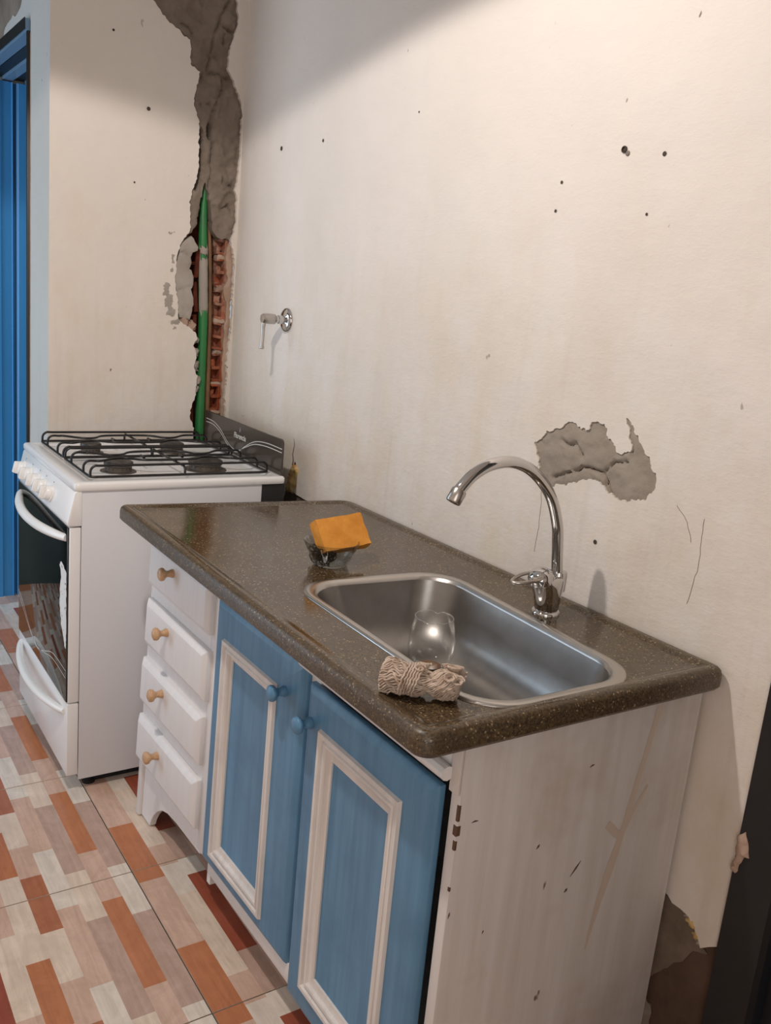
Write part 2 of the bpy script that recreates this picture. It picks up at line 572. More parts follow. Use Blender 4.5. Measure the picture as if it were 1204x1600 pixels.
# ------------------------------------------------------------------ floor: printed tiles
T = 0.485
CREAM, WHITE, PINK, GREYP, ORANGE, BROWN, RED = (srgb(232, 212, 194), srgb(232, 220, 207), srgb(216, 182, 163), srgb(196, 166, 151), srgb(196, 126, 86), srgb(182, 116, 86), srgb(160, 86, 66))
PW = 0.0468
rows = [
    [(0, .145, WHITE), (.145, .445, GREYP), (.445, .485, WHITE)],
    [(0, .075, PINK), (.075, .365, ORANGE), (.365, .485, PINK)],
    [(0, .125, CREAM), (.125, .43, GREYP), (.43, .485, CREAM)],
    [(0, .06, WHITE), (.06, .317, PINK), (.317, .485, WHITE)],
    [(0, .122, BROWN), (.122, .28, CREAM), (.28, .405, PINK), (.405, .485, BROWN)],
    [(0, .2, CREAM), (.2, .39, ORANGE), (.39, .485, CREAM)],
    [(0, .1, PINK), (.1, .34, CREAM), (.34, .485, PINK)],
    [(0, .067, WHITE), (.067, .353, RED), (.353, .485, GREYP)],
    [(0, .01, PINK), (.01, .127, WHITE), (.127, .41, CREAM), (.41, .485, PINK)],
    [(0, .048, ORANGE), (.048, .29, PINK), (.29, .485, ORANGE)],
]
def tile_mesh():
    me = bpy.data.meshes.new('tile')
    g = 0.0016
    vs, fs, cols = [], [], []
    def quad(x0, x1, y0, y1, c):
        o = len(vs)
        vs.extend([(x0, y0, 0), (x1, y0, 0), (x1, y1, 0), (x0, y1, 0)])
        fs.append((o, o + 1, o + 2, o + 3))
        cols.append(c)
    nrow = len(rows)
    for r, segs in enumerate(rows):
        y1 = T - PW * r
        y0 = T - PW * (r + 1) if r < nrow - 1 else 0.0
        y1, y0 = min(y1, T - g), max(y0, g)
        for a, b, c in segs:
            quad(max(a, g), min(b, T - g), y0, y1, c)
    o = len(vs)
    a, b = g, T - g
    vs.extend([(a, a, 0), (b, a, 0), (b, b, 0), (a, b, 0), (a, a, -.012), (b, a, -.012), (b, b, -.012), (a, b, -.012)])
    for q in ((0, 1, 5, 4), (1, 2, 6, 5), (2, 3, 7, 6), (3, 0, 4, 7)):
        fs.append(tuple(o + i for i in q))
        cols.append(CREAM)
    me.from_pydata(vs, [], fs)
    ca = me.color_attributes.new('Col', 'FLOAT_COLOR', 'CORNER')
    for p in me.polygons:
        for li in p.loop_indices:
            ca.data[li].color = cols[p.index]
    me.materials.append(M['tile'])
    return me
floor = struct(build('floor', MB().box(-2.6, 3.9, -2.75, 0.12, -0.08, -0.0035), 'grout', smooth=0))
tm = tile_mesh()
for i in range(-5, 8):
    for j in range(-5, 1):
        o = bpy.data.objects.new('tile', tm)
        COL.objects.link(o)
        o.parent = floor
        o.location = (0.032 + (i) * T - 0.001 * 0 - 0.0, -0.629 + (j) * T, 0)

# ------------------------------------------------------------------ walls
H = 2.72
fr = lambda u, v, d: (u, d, v)            # right wall: u = x, v = z, depth behind the plane is +y
fb = lambda u, v, d: (-d, u, v)           # back wall: u = y, v = z
fl = lambda u, v, d: (u, -0.59 + d, v)    # wall with the doorway: u = x, v = z

# right wall (behind the counter)
patch_px = [(1.503, 1.109), (1.52, 1.122), (1.532, 1.14), (1.563, 1.150), (1.589, 1.169), (1.607, 1.167), (1.623, 1.160), (1.638, 1.156), (1.653, 1.176), (1.679, 1.178), (1.690, 1.160), (1.712, 1.142), (1.719, 1.130), (1.74, 1.136), (1.75, 1.143), (1.745, 1.165), (1.728, 1.197), (1.734, 1.199), (1.757, 1.172), (1.777, 1.150), (1.792, 1.138), (1.799, 1.120), (1.816, 1.106), (1.812, 1.085), (1.797, 1.063), (1.766, 1.051), (1.737, 1.049), (1.71, 1.058), (1.688, 1.070), (1.66, 1.068), (1.636, 1.062), (1.609, 1.047), (1.582, 1.043), (1.556, 1.019), (1.542, 1.026), (1.531, 1.060), (1.518, 1.085)]
patch = ragged(patch_px, 0.0035, 0.0055, 3)
low_edge = [(1.86, 0.42), (1.93, 0.405), (1.975, 0.392), (1.998, 0.384), (2.033, 0.378), (2.05, 0.362), (2.066, 0.337), (2.082, 0.35), (2.104, 0.372)]
outer = [(0, 0), (1.84, 0)] + ragged([(1.84, 0.0), (1.85, 0.2), (1.86, 0.42)] + low_edge[1:], 0.012, 0.005, 9, closed=False)[1:] + [(2.104, 0.372), (2.104, H), (0, H)]
low_patch = ragged([(0.40, 0.30), (0.87, 0.30), (0.87, 0.768), (0.80, 0.770), (0.70, 0.776), (0.57, 0.775), (0.50, 0.779), (0.44, 0.772), (0.41, 0.70)], 0.02, 0.004, 5)
wall_right = struct(build('wall_right', sheet(outer, [patch, low_patch], fr, 0.010), 'plaster', smooth=0, recalc=False))
build('cement_backing', MB().box(0.0, 2.104, 0.010, 0.16, 0, H), 'cement_brown', wall_right, smooth=0)
# mortar patch under the tap's arch
crk = [[(1.565, 1.052), (1.60, 1.070), (1.625, 1.078), (1.637, 1.088), (1.66, 1.090), (1.69, 1.088), (1.70, 1.078), (1.702, 1.066)], [(1.69, 1.088), (1.705, 1.103), (1.712, 1.112), (1.745, 1.118)], [(1.575, 1.128), (1.598, 1.122), (1.612, 1.130), (1.632, 1.108)], [(1.702, 1.078), (1.715, 1.055), (1.705, 1.035)], [(1.735, 1.17), (1.752, 1.14)]]
def hpatch(u, v):
    d = min(polyd((u, v), c) for c in crk)
    h = 0.002 - 0.004 * nz(u, v, 14, 2.2) - 0.0025 * nz(u, v, 45, 5) - 0.0015 * nz(u, v, 120, 5)
    return h + 0.011 * max(0, 1 - d / 0.0045)
build('mortar_patch', rough_fill(patch, 0.0048, fr, hpatch, 0.004), 'patch_mortar', wall_right, smooth=60)
# broken plaster low on the right: a slab of grey render, brown cement under it
slab = ragged([(1.86, 0.10), (1.90, 0.40), (1.998, 0.384), (2.033, 0.374), (2.05, 0.358), (2.062, 0.338), (2.078, 0.33), (2.05, 0.316), (2.037, 0.293), (2.018, 0.268), (1.995, 0.235), (1.97, 0.2), (1.95, 0.10)], 0.01, 0.004, 4)
build('broken_render', rough_fill(slab, 0.012, fr, lambda u, v: 0.004 - 0.003 * nz(u, v, 25, 1), 0.007), 'cement_dark', wall_right, smooth=60)
for (u, v, s) in ((1.965, 0.13, 0.03), (2.0, 0.06, 0.022)):
    bl = ragged([(u - s, v - s), (u + s, v - s * 0.8), (u + s * 0.8, v + s), (u - s * 0.6, v + s * 1.2)], 0.008, 0.006, u)
    build('render_lump', rough_fill(bl, 0.009, fr, lambda a, b: -0.010 - 0.004 * nz(a, b, 40, 3), 0.008), 'mortar', wall_right, smooth=60)
# flakes of loose plaster and yellow paint on the broken edge
for i, (u, v, s, m) in enumerate([(2.04, 0.368, 0.014, 'foam'), (2.052, 0.352, 0.012, 'foam'), (2.06, 0.343, 0.010, 'mortar_pale'), (2.028, 0.376, 0.010, 'mortar_pale')]):
    bl = ragged([(u - s, v), (u, v - s * 0.7), (u + s, v - s * .2), (u + s * .2, v + s * .7)], 0.004, 0.004, i + 1.0)
    build('plaster_flake', rough_fill(bl, 0.005, fr, lambda a, b: -0.002 - 0.003 * abs(nz(a, b, 90, 3)), 0.004), m, wall_right, smooth=60)
# dark brown recessed patch beside the stove, below counter height
build('brown_wall_patch', rough_fill(low_patch, 0.03, fr, lambda u, v: 0.006 - 0.002 * nz(u, v, 20, 4), 0.008), 'cement_dark', wall_right, smooth=60)
# nail holes, one with a grey plastic plug
for (u, v, r) in ((1.724, 1.644, .0028), (1.485, 1.611, .0022), (1.478, 1.559, .0022), (0.284, 1.769, .0045), (0.534, 1.769, .003), (1.705, 1.547, .0018), (0.982, 1.792, .0016), (1.70, 0.958, .003)):
    build('nail_hole', MB().lathe([(r * 1.5, -0.0012), (r, -0.0016), (r * 0.5, 0.0005), (0.0002, 0.002)], (u, 0, v), (0, 1, 0), 9), 'hole', wall_right)
wp = build('wall_plug', MB().lathe([(0.0058, 0), (0.0060, -0.003), (0.0042, -0.004), (0.0034, -0.001), (0.0002, -0.001)], (1.633, 0, 1.658), (0, 1, 0), 14), 'hole', wall_right)
build('plug_collar', MB().lathe([(0.0046, 0), (0.0044, -0.002), (0.0022, -0.003), (0.0002, -0.002)], (1.6415, 0, 1.651), (0, 1, 0), 12), 'plug', wall_right)
# hairline cracks as thin grooves filled dark
for pts in ([(1.542, 1.02), (1.546, 0.95), (1.543, 0.886)], [(1.868, 1.069), (1.895, 1.045), (1.91, 1.01)], [(1.925, 1.06), (1.93, 0.98), (1.918, 0.90)]):
    line = []
    for a, b in zip(pts[:-1], pts[1:]):
        for q in range(8):
            t = q / 8
            u, v = a[0] + (b[0] - a[0]) * t, a[1] + (b[1] - a[1]) * t
            line.append((u + 0.003 * nz(u, v, 60, 1), -0.0002, v))
    build('hairline_crack', MB().tube(line, 0.00045, 5), 'cement_dark', wall_right)
# rusty foam at the back corner of the stove
bl = ragged([(0.455, 0.776), (0.50, 0.776), (0.515, 0.80), (0.525, 0.845), (0.50, 0.875), (0.478, 0.85), (0.465, 0.815)], 0.01, 0.008, 6)
build('foam_blob', rough_fill(bl, 0.008, fr, lambda u, v: -0.006 - 0.008 * nz(u, v, 50, 2), 0.0), 'foam', wall_right, smooth=60)
line = [(0.487 + 0.004 * math.sin(q * 2.1), -0.0008, 0.86 + q * 0.016) for q in range(6)]
build('rust_crack', MB().tube(line, [0.0022, .002, .0016, .0013, .001, .0006], 5), 'dark_wood', wall_right)

# back wall (behind the stove) with the chased channel in its corner
chL = [(-0.3, 2.151), (-0.28, 2.13), (-0.256, 2.106), (-0.224, 2.091), (-0.203, 2.075), (-0.185, 2.07), (-0.18, 2.004), (-0.151, 1.988), (-0.155, 1.955), (-0.166, 1.916), (-0.163, 1.889), (-0.146, 1.846), (-0.144, 1.791), (-0.142, 1.716), (-0.147, 1.68), (-0.155, 1.655), (-0.165, 1.612), (-0.161, 1.52), (-0.169, 1.506), (-0.188, 1.486), (-0.199, 1.452), (-0.204, 1.408), (-0.204, 1.365), (-0.195, 1.31), (-0.188, 1.244), (-0.165, 1.227), (-0.13, 1.207), (-0.122, 1.187), (-0.133, 1.163), (-0.122, 1.131), (-0.13, 1.101), (-0.118, 1.066), (-0.118, 1.003), (-0.134, 0.962), (-0.135, 0.925), (-0.121, 0.891), (-0.123, 0.80)]
chR = [(-0.010, 0.80), (-0.010, 0.926), (-0.010, 0.957), (-0.014, 1.011), (-0.010, 1.07), (-0.014, 1.106), (-0.011, 1.163), (-0.005, 1.223), (-0.004, 1.292), (-0.005, 1.36), (-0.004, 1.406), (-0.006, 1.45), (-0.022, 1.503), (-0.008, 1.561), (-0.007, 1.632), (-0.016, 1.662), (-0.008, 1.696), (-0.004, 1.758), (-0.005, 1.834), (-0.004, 1.891), (-0.008, 1.919), (-0.018, 1.945), (-0.036, 1.978), (-0.046, 1.998), (-0.06, 2.01), (-0.055, 2.075), (-0.04, 2.124), (-0.033, 2.143), (-0.039, 2.214), (-0.04, 2.40)]
chan_raw = [(-0.42, 2.40), (-0.38, 2.25)] + chL + chR
chan = ragged(chan_raw, 0.006, 0.004, 2)
chan = [(min(u, -0.0025), v) for u, v in chan]
wall_back = struct(build('wall_back', sheet([(-0.59, 0), (0, 0), (0, H), (-0.59, H)], [chan], fb, 0.014, False), 'plaster', smooth=0, recalc=False))
build('masonry', MB().box(-0.20, -0.085, -0.569, 0.0, 0, H), 'brick_dark', wall_back, smooth=0)
for (a, b, c, d) in ((-0.569, -0.43, 0, H), (-0.43, -0.21, 0, 2.07), (-0.43, 0.0, 2.42, H), (-0.21, 0.0, 0, 0.79)):
    build('masonry', MB().box(-0.085, -0.015, a, b, c, d), 'brick_dark', wall_back, smooth=0)
crk_b = [[(-0.061, 2.208), (-0.089, 2.158), (-0.092, 2.134), (-0.11, 2.107), (-0.111, 2.056), (-0.12, 2.0)], [(-0.092, 2.134), (-0.06, 2.125), (-0.04, 2.124)], [(-0.075, 2.111), (-0.074, 2.085)], [(-0.078, 1.936), (-0.095, 1.895), (-0.107, 1.84), (-0.105, 1.809)], [(-0.094, 1.797), (-0.092, 1.758), (-0.095, 1.7), (-0.10, 1.66)], [(-0.057, 1.695), (-0.052, 1.678), (-0.018, 1.675)], [(-0.221, 2.115), (-0.183, 2.104), (-0.175, 2.086)], [(-0.068, 1.99), (-0.067, 1.956), (-0.077, 1.933)], [(-0.135, 1.985), (-0.142, 1.965)], [(-0.12, 1.99), (-0.08, 2.0), (-0.05, 1.99)], [(-0.14, 1.90), (-0.11, 1.905)], [(-0.05, 1.60), (-0.03, 1.615), (-0.02, 1.60)]]
gap = [(-0.138, 1.82), (-0.136, 1.76), (-0.138, 1.70), (-0.146, 1.655)]
slot = [(-0.107, 1.845), (-0.106, 1.81)]
up_poly = [p for p in chan if p[1] > 1.60]
# upper mortar: follows the channel outline, ends raggedly around the green pipe
mort = [(-0.42, 2.40), (-0.38, 2.25)] + [p for p in chL if p[1] > 1.50] + [(-0.155, 1.512), (-0.135, 1.545), (-0.128, 1.60), (-0.120, 1.66), (-0.112, 1.675), (-0.100, 1.64), (-0.086, 1.58), (-0.082, 1.535), (-0.07, 1.515), (-0.052, 1.505), (-0.034, 1.512), (-0.022, 1.505)] + [p for p in chR if p[1] > 1.51]
mort = ragged(mort, 0.006, 0.004, 2)
mort = [(min(u, -0.0025), v) for u, v in mort]
def hmort(u, v):
    d = min(polyd((u, v), c) for c in crk_b)
    h = 0.012 - 0.014 * nz(u, v, 9, 1.1) - 0.009 * nz(u, v, 24, 4.2) - 0.006 * (1 - 2 * abs(nz(u, v, 38, 7.7))) - 0.004 * nz(u, v, 80, 2) + 0.003
    h += 0.012 * max(0, 1 - d / 0.007)
    h += 0.06 * max(0, 1 - polyd((u, v), gap) / 0.011)
    h += 0.05 * max(0, 1 - polyd((u, v), slot) / 0.007)
    return max(0.0, h)
build('mortar_fill', rough_fill(mort, 0.0055, fb, hmort, 0.012, 0.03), 'mortar', wall_back, smooth=60)
pad = ragged([(-0.194, 1.45), (-0.188, 1.478), (-0.167, 1.499), (-0.154, 1.506), (-0.14, 1.491), (-0.131, 1.474), (-0.133, 1.464), (-0.147, 1.455), (-0.155, 1.44), (-0.151, 1.423), (-0.157, 1.405), (-0.148, 1.401), (-0.142, 1.379), (-0.144, 1.349), (-0.15, 1.341), (-0.142, 1.324), (-0.137, 1.294), (-0.143, 1.273), (-0.149, 1.247), (-0.186, 1.25), (-0.194, 1.31), (-0.202, 1.365), (-0.202, 1.408)], 0.01, 0.004, 8)
def hpad(u, v):
    d = min(polyd((u, v), c) for c in ([(-0.20, 1.333), (-0.18, 1.338), (-0.15, 1.35)], [(-0.19, 1.455), (-0.17, 1.45), (-0.152, 1.44)]))
    return 0.001 - 0.003 * nz(u, v, 22, 6) + 0.008 * max(0, 1 - d / 0.004)
build('mortar_pad', rough_fill(pad, 0.007, fb, hpad, 0.004, 0.05), 'mortar_pale', wall_back, smooth=60)
for i, (u, v, a, b) in enumerate([(-0.232, 1.335, .010, .022), (-0.222, 1.30, .014, .026), (-0.214, 1.265, .016, .012), (-0.200, 1.235, .015, .008), (-0.226, 1.508, .007, .004), (-0.214, 1.512, .004, .004), (-0.213, 1.43, .004, .014), (-0.216, 1.40, .003, .010), (-0.20, 1.216, .008, .006)]):
    bl = ragged([(u - a, v - b * .8), (u + a * .7, v - b), (u + a, v + b * .7), (u - a * .5, v + b)], 0.004, 0.007, i * 1.7)
    build('mortar_splash', rough_fill(bl, 0.006, fb, lambda p, q: -0.0015 - 0.001 * nz(p, q, 90, 1), -0.0004), 'mortar_pale', wall_back, smooth=60)
# broken edge lumps along the lower left of the channel
for i, (u, v, s) in enumerate([(-0.165, 1.236, .02), (-0.145, 1.222, .018), (-0.118, 1.14, .013), (-0.121, 1.095, .016), (-0.113, 1.05, .015), (-0.113, 1.02, .012), (-0.117, 1.18, .010), (-0.135, 1.225, .014)]):
    bl = ragged([(u - s, v - s * 1.1), (u + s * 0.8, v - s), (u + s, v + s * 0.8), (u - s * 0.6, v + s * 1.3)], 0.006, 0.006, i + 3)
    build('mortar_lump', rough_fill(bl, 0.007, fb, lambda a, b: 0.006 - 0.008 * nz(a, b, 60, 3), 0.020, 0.03), 'mortar_pink' if i in (0, 1, 7) else 'mortar_pale', wall_back, smooth=60)
# hollow bricks, broken open: each a block with two pockets
def brick_mb(z0, z1, y0, y1, seed):
    rnd = random.Random(seed)
    x0, x1 = -0.084, -0.020
    mb = MB()
    mid = (z0 + z1) / 2 + rnd.uniform(-.004, .004)
    mb.box(x0, -0.062, y0, y1, z0, z1)                       # back web
    mb.box(x0, x1 - rnd.uniform(0, .008), y0, y1, z0, z0 + 0.008)
    mb.box(x0, x1 - rnd.uniform(0, .010), y0, y1, mid - 0.005, mid + 0.005)
    mb.box(x0, x1 - rnd.uniform(0, .012), y0, y1, z1 - 0.007, z1)
    yw = y1 - rnd.uniform(0.010, 0.016)
    mb.box(x0, x1 - rnd.uniform(0, .004), yw, y1, z0, z1)     # side shell next to the corner
    # broken stub left in the lower or upper pocket
    if rnd.random() < 0.7:
        a = rnd.choice([(z0 + .008, mid - .018), (mid + .005, z1 - .02)])
        mb.box(-0.064, -0.034, y0, y0 + (y1 - y0) * rnd.uniform(.3, .6), a[0], a[1])
    def jit(p):
        return p + Vector((nz(p.y, p.z, 70, seed) * .012 - .004, nz(p.x, p.z, 80, seed) * .007, nz(p.y, p.x, 80, seed + 2) * .008))
    return mb.map(jit)
z = 0.84
i = 0
while z < 1.50:
    h = 0.088 if i % 2 else 0.094
    build('brick', brick_mb(z, z + h, -0.053, -0.014, i + 1), 'brick', wall_back, bevel=0.0012, seg=1)
    bl = ragged([(-0.052, z + h - .004), (-0.016, z + h - .004), (-0.016, z + h + .016), (-0.050, z + h + .016)], 0.008, 0.004, i)
    build('mortar_joint', rough_fill(bl, 0.008, fb, lambda a, b: 0.024 - 0.010 * nz(a, b, 50, 7), 0.034, 0.03), 'mortar_pink', wall_back, smooth=60)
    if z < 1.40:
        build('brick', brick_mb(z + .02, z + h + .02, -0.165, -0.116, i + 30), 'brick_dark', wall_back, bevel=0.0012, seg=1)  # left bricks darkened in colour to read as a shaded gap
    z += h + 0.012
    i += 1
# pale broken render strip between the bricks and the corner
strip = ragged([(-0.020, 0.82), (-0.004, 0.82), (-0.004, 1.47), (-0.020, 1.50), (-0.028, 1.47), (-0.026, 1.42), (-0.018, 1.38), (-0.030, 1.36), (-0.030, 1.33), (-0.018, 1.31), (-0.018, 1.25), (-0.026, 1.235), (-0.022, 1.20), (-0.024, 1.10), (-0.020, 1.0)], 0.01, 0.004, 5)
strip = [(min(u, -0.003), v) for u, v in strip]
build('render_strip', rough_fill(strip, 0.007, fb, lambda u, v: 0.012 - 0.006 * nz(u, v, 40, 4), 0.016, 0.03), 'mortar_pink', wall_back, smooth=60)
for (u, v, r) in ((-0.306, 1.854, .004), (-0.415, 2.045, .0025), (-0.343, 1.64, .002)):
    build('nail_hole', MB().lathe([(r * 1.5, -0.0012), (r, -0.0016), (r * 0.5, 0.0005), (0.0002, 0.002)], (0, u, v), (-1, 0, 0), 9), 'hole', wall_back)

# wall with the doorway (faces the room side, lit by daylight)
DX0, DX1, DZ = -1.06, -0.236, 2.074
outl = [(-2.5, 0), (DX0, 0), (DX0, DZ), (DX1, DZ), (DX1, 0), (0, 0), (0, H), (-2.5, H)]
lp = ragged([(-0.72, 2.095), (-0.634, 2.094), (-0.60, 2.118), (-0.582, 2.125), (-0.53, 2.124), (-0.484, 2.131), (-0.42, 2.124), (-0.391, 2.129), (-0.35, 2.15), (-0.30, 2.22), (-0.32, 2.33), (-0.55, 2.40), (-0.85, 2.35), (-0.95, 2.2), (-0.85, 2.10)], 0.015, 0.006, 3)
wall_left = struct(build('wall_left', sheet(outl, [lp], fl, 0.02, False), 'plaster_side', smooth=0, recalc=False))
build('mortar_patch', rough_fill(lp, 0.02, fl, lambda u, v: 0.003 - 0.004 * nz(u, v, 14, 3), 0.006), 'mortar', wall_left, smooth=60)
for b in ((-2.5, DX0, 0, H), (DX1, -0.199, 0, H), (DX0, DX1, 2.14, H)):
    build('masonry', MB().box(b[0], b[1], -0.57, -0.37, b[2], b[3]), 'plaster_side', wall_left, smooth=0)
cl = ragged([(-0.240, 0.7), (-0.232, 0.7), (-0.231, 2.04), (-0.240, 2.04)], 0.02, 0.003, 4)
build('plaster_edge', rough_fill(cl, 0.02, fl, lambda u, v: -0.002, -0.001, 0.01), 'mortar_pink', wall_left, smooth=60)

# blue metal door frame
door_1 = struct(thing('door_1', '', '', (DX0, -0.59, 0)))
del door_1['label'], door_1['category']
e = 0.004
jam = [(-0.598, -1.020), (-0.528, -1.020), (-0.522, -1.028), (-0.488, -1.028), (-0.484, -1.020), (-0.482, -1.052), (-0.472, -1.052), (-0.470, -1.028), (-0.462, -1.022), (-0.395, -1.022), (-0.33, -1.03), (-0.33, -1.064), (-0.598, -1.064)]
build('far_jamb', MB().frustum([(x, y, 0.0) for y, x in jam], [(x, y, 2.03) for y, x in jam]), 'blue_metal', door_1, smooth=20)
hd = [(-0.604, 2.078), (-0.604, 2.050), (-0.596, 2.046), (-0.560, 2.046), (-0.556, 2.062), (-0.520, 2.062), (-0.516, 2.036), (-0.482, 2.036), (-0.478, 2.058), (-0.44, 2.058), (-0.436, 2.030), (-0.34, 2.030), (-0.34, 2.078)]
build('header', MB().frustum([(DX0 + e, y, z_) for y, z_ in hd], [(DX1 - e, y, z_) for y, z_ in hd]), 'blue_lit', door_1, smooth=20)
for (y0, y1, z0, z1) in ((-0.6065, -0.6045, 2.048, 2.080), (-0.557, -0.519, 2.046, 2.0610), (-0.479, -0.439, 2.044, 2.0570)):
    build('header_shade', MB().box(DX0 + e, DX1 - e, y0, y1, z0, z1), 'black_metal', door_1, smooth=0)  # black strips stand in for the unlit grooves and front face
build('near_jamb', MB().box(DX1 - 0.012, DX1 - 0.002, -0.600, -0.34, 0, 2.045), 'black_metal', door_1, bevel=0.002)
for (z0, z1) in ((1.012, 1.052), (0.930, 0.976)):
    build('strike_slot', MB().box(-1.0225, -1.0205, -0.424, -0.408, z0, z1), 'black_metal', door_1, smooth=0)

# dark door frame at the end of the right wall
door_2 = struct(thing('door_2', '', '', (2.1, 0, 0)))
del door_2['label'], door_2['category']
build('jamb', MB().frustum([(2.098, -0.006, 0), (2.17, -0.006, 0), (2.176, 0.004, 0), (2.176, 0.10, 0), (2.106, 0.10, 0)], [(2.098, -0.006, 2.1), (2.17, -0.006, 2.1), (2.176, 0.004, 2.1), (2.176, 0.10, 2.1), (2.106, 0.10, 2.1)]), 'black_door', door_2, smooth=0)
build('jamb', MB().box(2.90, 2.98, -0.006, 0.10, 0, 2.1), 'black_door', door_2, bevel=0.003)
build('header', MB().box(2.176, 2.90, -0.006, 0.10, 2.03, 2.1), 'black_door', door_2, bevel=0.003)
lf = build('leaf', MB().box(2.18, 2.897, 0.02, 0.06, 0.008, 2.026), 'black_door', door_2, bevel=0.003)
build('leaf_moulding', MB().box(2.24, 2.25, 0.012, 0.021, 0.1, 1.9).box(2.82, 2.83, 0.012, 0.021, 0.1, 1.9).box(2.24, 2.83, 0.012, 0.021, 0.1, 0.11).box(2.24, 2.83, 0.012, 0.021, 1.89, 1.9), 'black_door', lf, bevel=0.002)
chip = ragged([(2.096, 0.515), (2.104, 0.51), (2.114, 0.545), (2.122, 0.548), (2.119, 0.565), (2.108, 0.588), (2.096, 0.575)], 0.006, 0.004, 2)
build('plaster_chip', rough_fill(chip, 0.006, fr, lambda u, v: -0.013 - 0.003 * nz(u, v, 70, 1), -0.007, 0.006), 'mortar_pink', wall_right, smooth=60)
build('wall_return', MB().box(2.98, 3.9, 0.0, 0.16, 0, H).box(2.104, 2.98, 0.0, 0.16, 2.1, H), 'plaster', wall_right, smooth=0)

# the rest of the room, seen only by the light
struct(build('ceiling', MB().box(-2.6, 3.9, -2.75, 0.16, H, H + 0.1), 'ceiling', smooth=0))
struct(build('wall_front', MB().box(3.9, 4.0, -2.75, 0.16, 0, H), 'far_wall', smooth=0))
struct(build('wall_opposite', MB().box(0.2, 3.9, -2.85, -2.75, 0, H).box(0.1, 0.2, -2.85, -2.06, 0, H).box(-1.15, -0.94, -2.16, -2.06, 0, H).box(-0.94, 0.1, -2.16, -2.06, 2.15, H), 'far_wall', smooth=0))
struct(build('wall_far', MB().box(-2.7, -2.6, -0.57, 0.16, 0, H).box(-1.27, -1.15, -2.75, -0.60, 0, H), 'green_wall', smooth=0))

# ------------------------------------------------------------------ helpers for rounded plans
def inset_quad(q, d):
    """move the sides of a convex counter-clockwise quad inwards by d"""
    n = len(q)
    lines = []
    for i in range(n):
        a, b = Vector(q[i]), Vector(q[(i + 1) % n])
        t = (b - a).normalized()
        nn = Vector((-t.y, t.x))
        lines.append((a + nn * d, t))
    out = []
    for i in range(n):
        p, t = lines[i - 1]
        q2, t2 = lines[i]
        w = q2 - p
        den = t.x * t2.y - t.y * t2.x
        s = (w.x * t2.y - w.y * t2.x) / den
        out.append(p + t * s)
    return out
def round_quad(q, r, seg=6, side=1):
    out = []
    n = len(q)
    rr = r if isinstance(r, (list, tuple)) else [r] * n
    for i in range(n):
        p, a, b = Vector(q[i]), Vector(q[i - 1]), Vector(q[(i + 1) % n])
        u, w = (a - p).normalized(), (b - p).normalized()
        ang = u.angle(w)
        d = rr[i] / math.tan(ang / 2)
        c = p + (u + w).normalized() * (rr[i] / math.sin(ang / 2))
        s, e_ = p + u * d, p + w * d
        a0 = math.atan2(s.y - c.y, s.x - c.x)
        a1 = math.atan2(e_.y - c.y, e_.x - c.x)
        da = (a1 - a0 + math.pi) % (2 * math.pi) - math.pi
        for k_ in range(seg + 1):
            t = a0 + da * k_ / seg
            out.append((c.x + rr[i] * math.cos(t), c.y + rr[i] * math.sin(t)))
    return out
def at_z(pts, z):
    return [(p[0], p[1], z) for p in pts]

# ------------------------------------------------------------------ worktop
WQ = [(0.753, -0.607), (2.014, -0.609), (2.022, -0.004), (0.819, -0.004)]
SQ = [(1.400, -0.487), (1.990, -0.496), (1.992, -0.161), (1.427, -0.134)]
cr_ = [0.022, 0.028, 0.02, 0.035]
wr = []
for ins, z in ((0.006, 0.797), (0.0, 0.804), (0.0, 0.822), (0.002, 0.829), (0.007, 0.8335), (0.013, 0.8345), (0.020, 0.8345), (0.027, 0.8325), (0.033, 0.8300), (0.038, 0.8295)):
    wr.append(at_z(round_quad(inset_quad(WQ, ins), [max(0.004, r - ins) for r in cr_]), z))
hole = round_quad(inset_quad(SQ, 0.012), 0.075, 8)
mb = MB().loft(wr, cap=False)
for ring, z in ((wr[-1], 0.8295), (wr[0], 0.797)):
    lp_ = [(p[0], p[1]) for p in ring]
    vs, fs = cdt([lp_, hole])
    keep = [f for f in fs if not inside((sum(vs[i][0] for i in f) / 3, sum(vs[i][1] for i in f) / 3), hole)]
    mb.add(at_z(vs, z), keep)
mb.loft([at_z(hole, 0.8295), at_z(hole, 0.797)], cap=False)
top = build('worktop', mb, ['stone', 'stone_edge'], None, smooth=40, loc=(1.4, -0.3, 0.797), merge=True)
for p in top.data.polygons:
    cx_, cy_ = p.center.x + 1.4, p.center.y - 0.3
    lp_ = [tuple(q) for q in inset_quad(WQ, 0.0125)]
    if not inside((cx_, cy_), lp_):
        p.material_index = 1
tag(top, 'speckled dark brown polished stone worktop with raised rim over the white cabinet', 'worktop')

# ------------------------------------------------------------------ sink
sink = thing('sink', 'brushed steel sink basin with rounded corners set in the brown worktop', 'sink', (1.7, -0.31, 0.70))
prof = ((0.0, 0.8300, .085), (0.003, 0.8325, .083), (0.010, 0.8332, .08), (0.015, 0.8328, .078), (0.019, 0.8300, .076), (0.022, 0.824, .075), (0.026, 0.806, .075), (0.033, 0.775, .075), (0.042, 0.745, .075), (0.056, 0.722, .075), (0.075, 0.708, .07), (0.10, 0.7015, .06), (0.125, 0.700, .04))
def sink_ring(ins, z, r):
    return at_z(round_quad(inset_quad(SQ, ins), r, 8), z)
rim = [sink_ring(0.0, 0.8297, .085)] + [sink_ring(*p) for p in prof[:6]]
build('rim', MB().loft(rim, cap=False), 'steel_rim', sink, smooth=80, recalc=False)
bas = [sink_ring(*p) for p in prof[5:]]
dr_c = (1.625, -0.255)
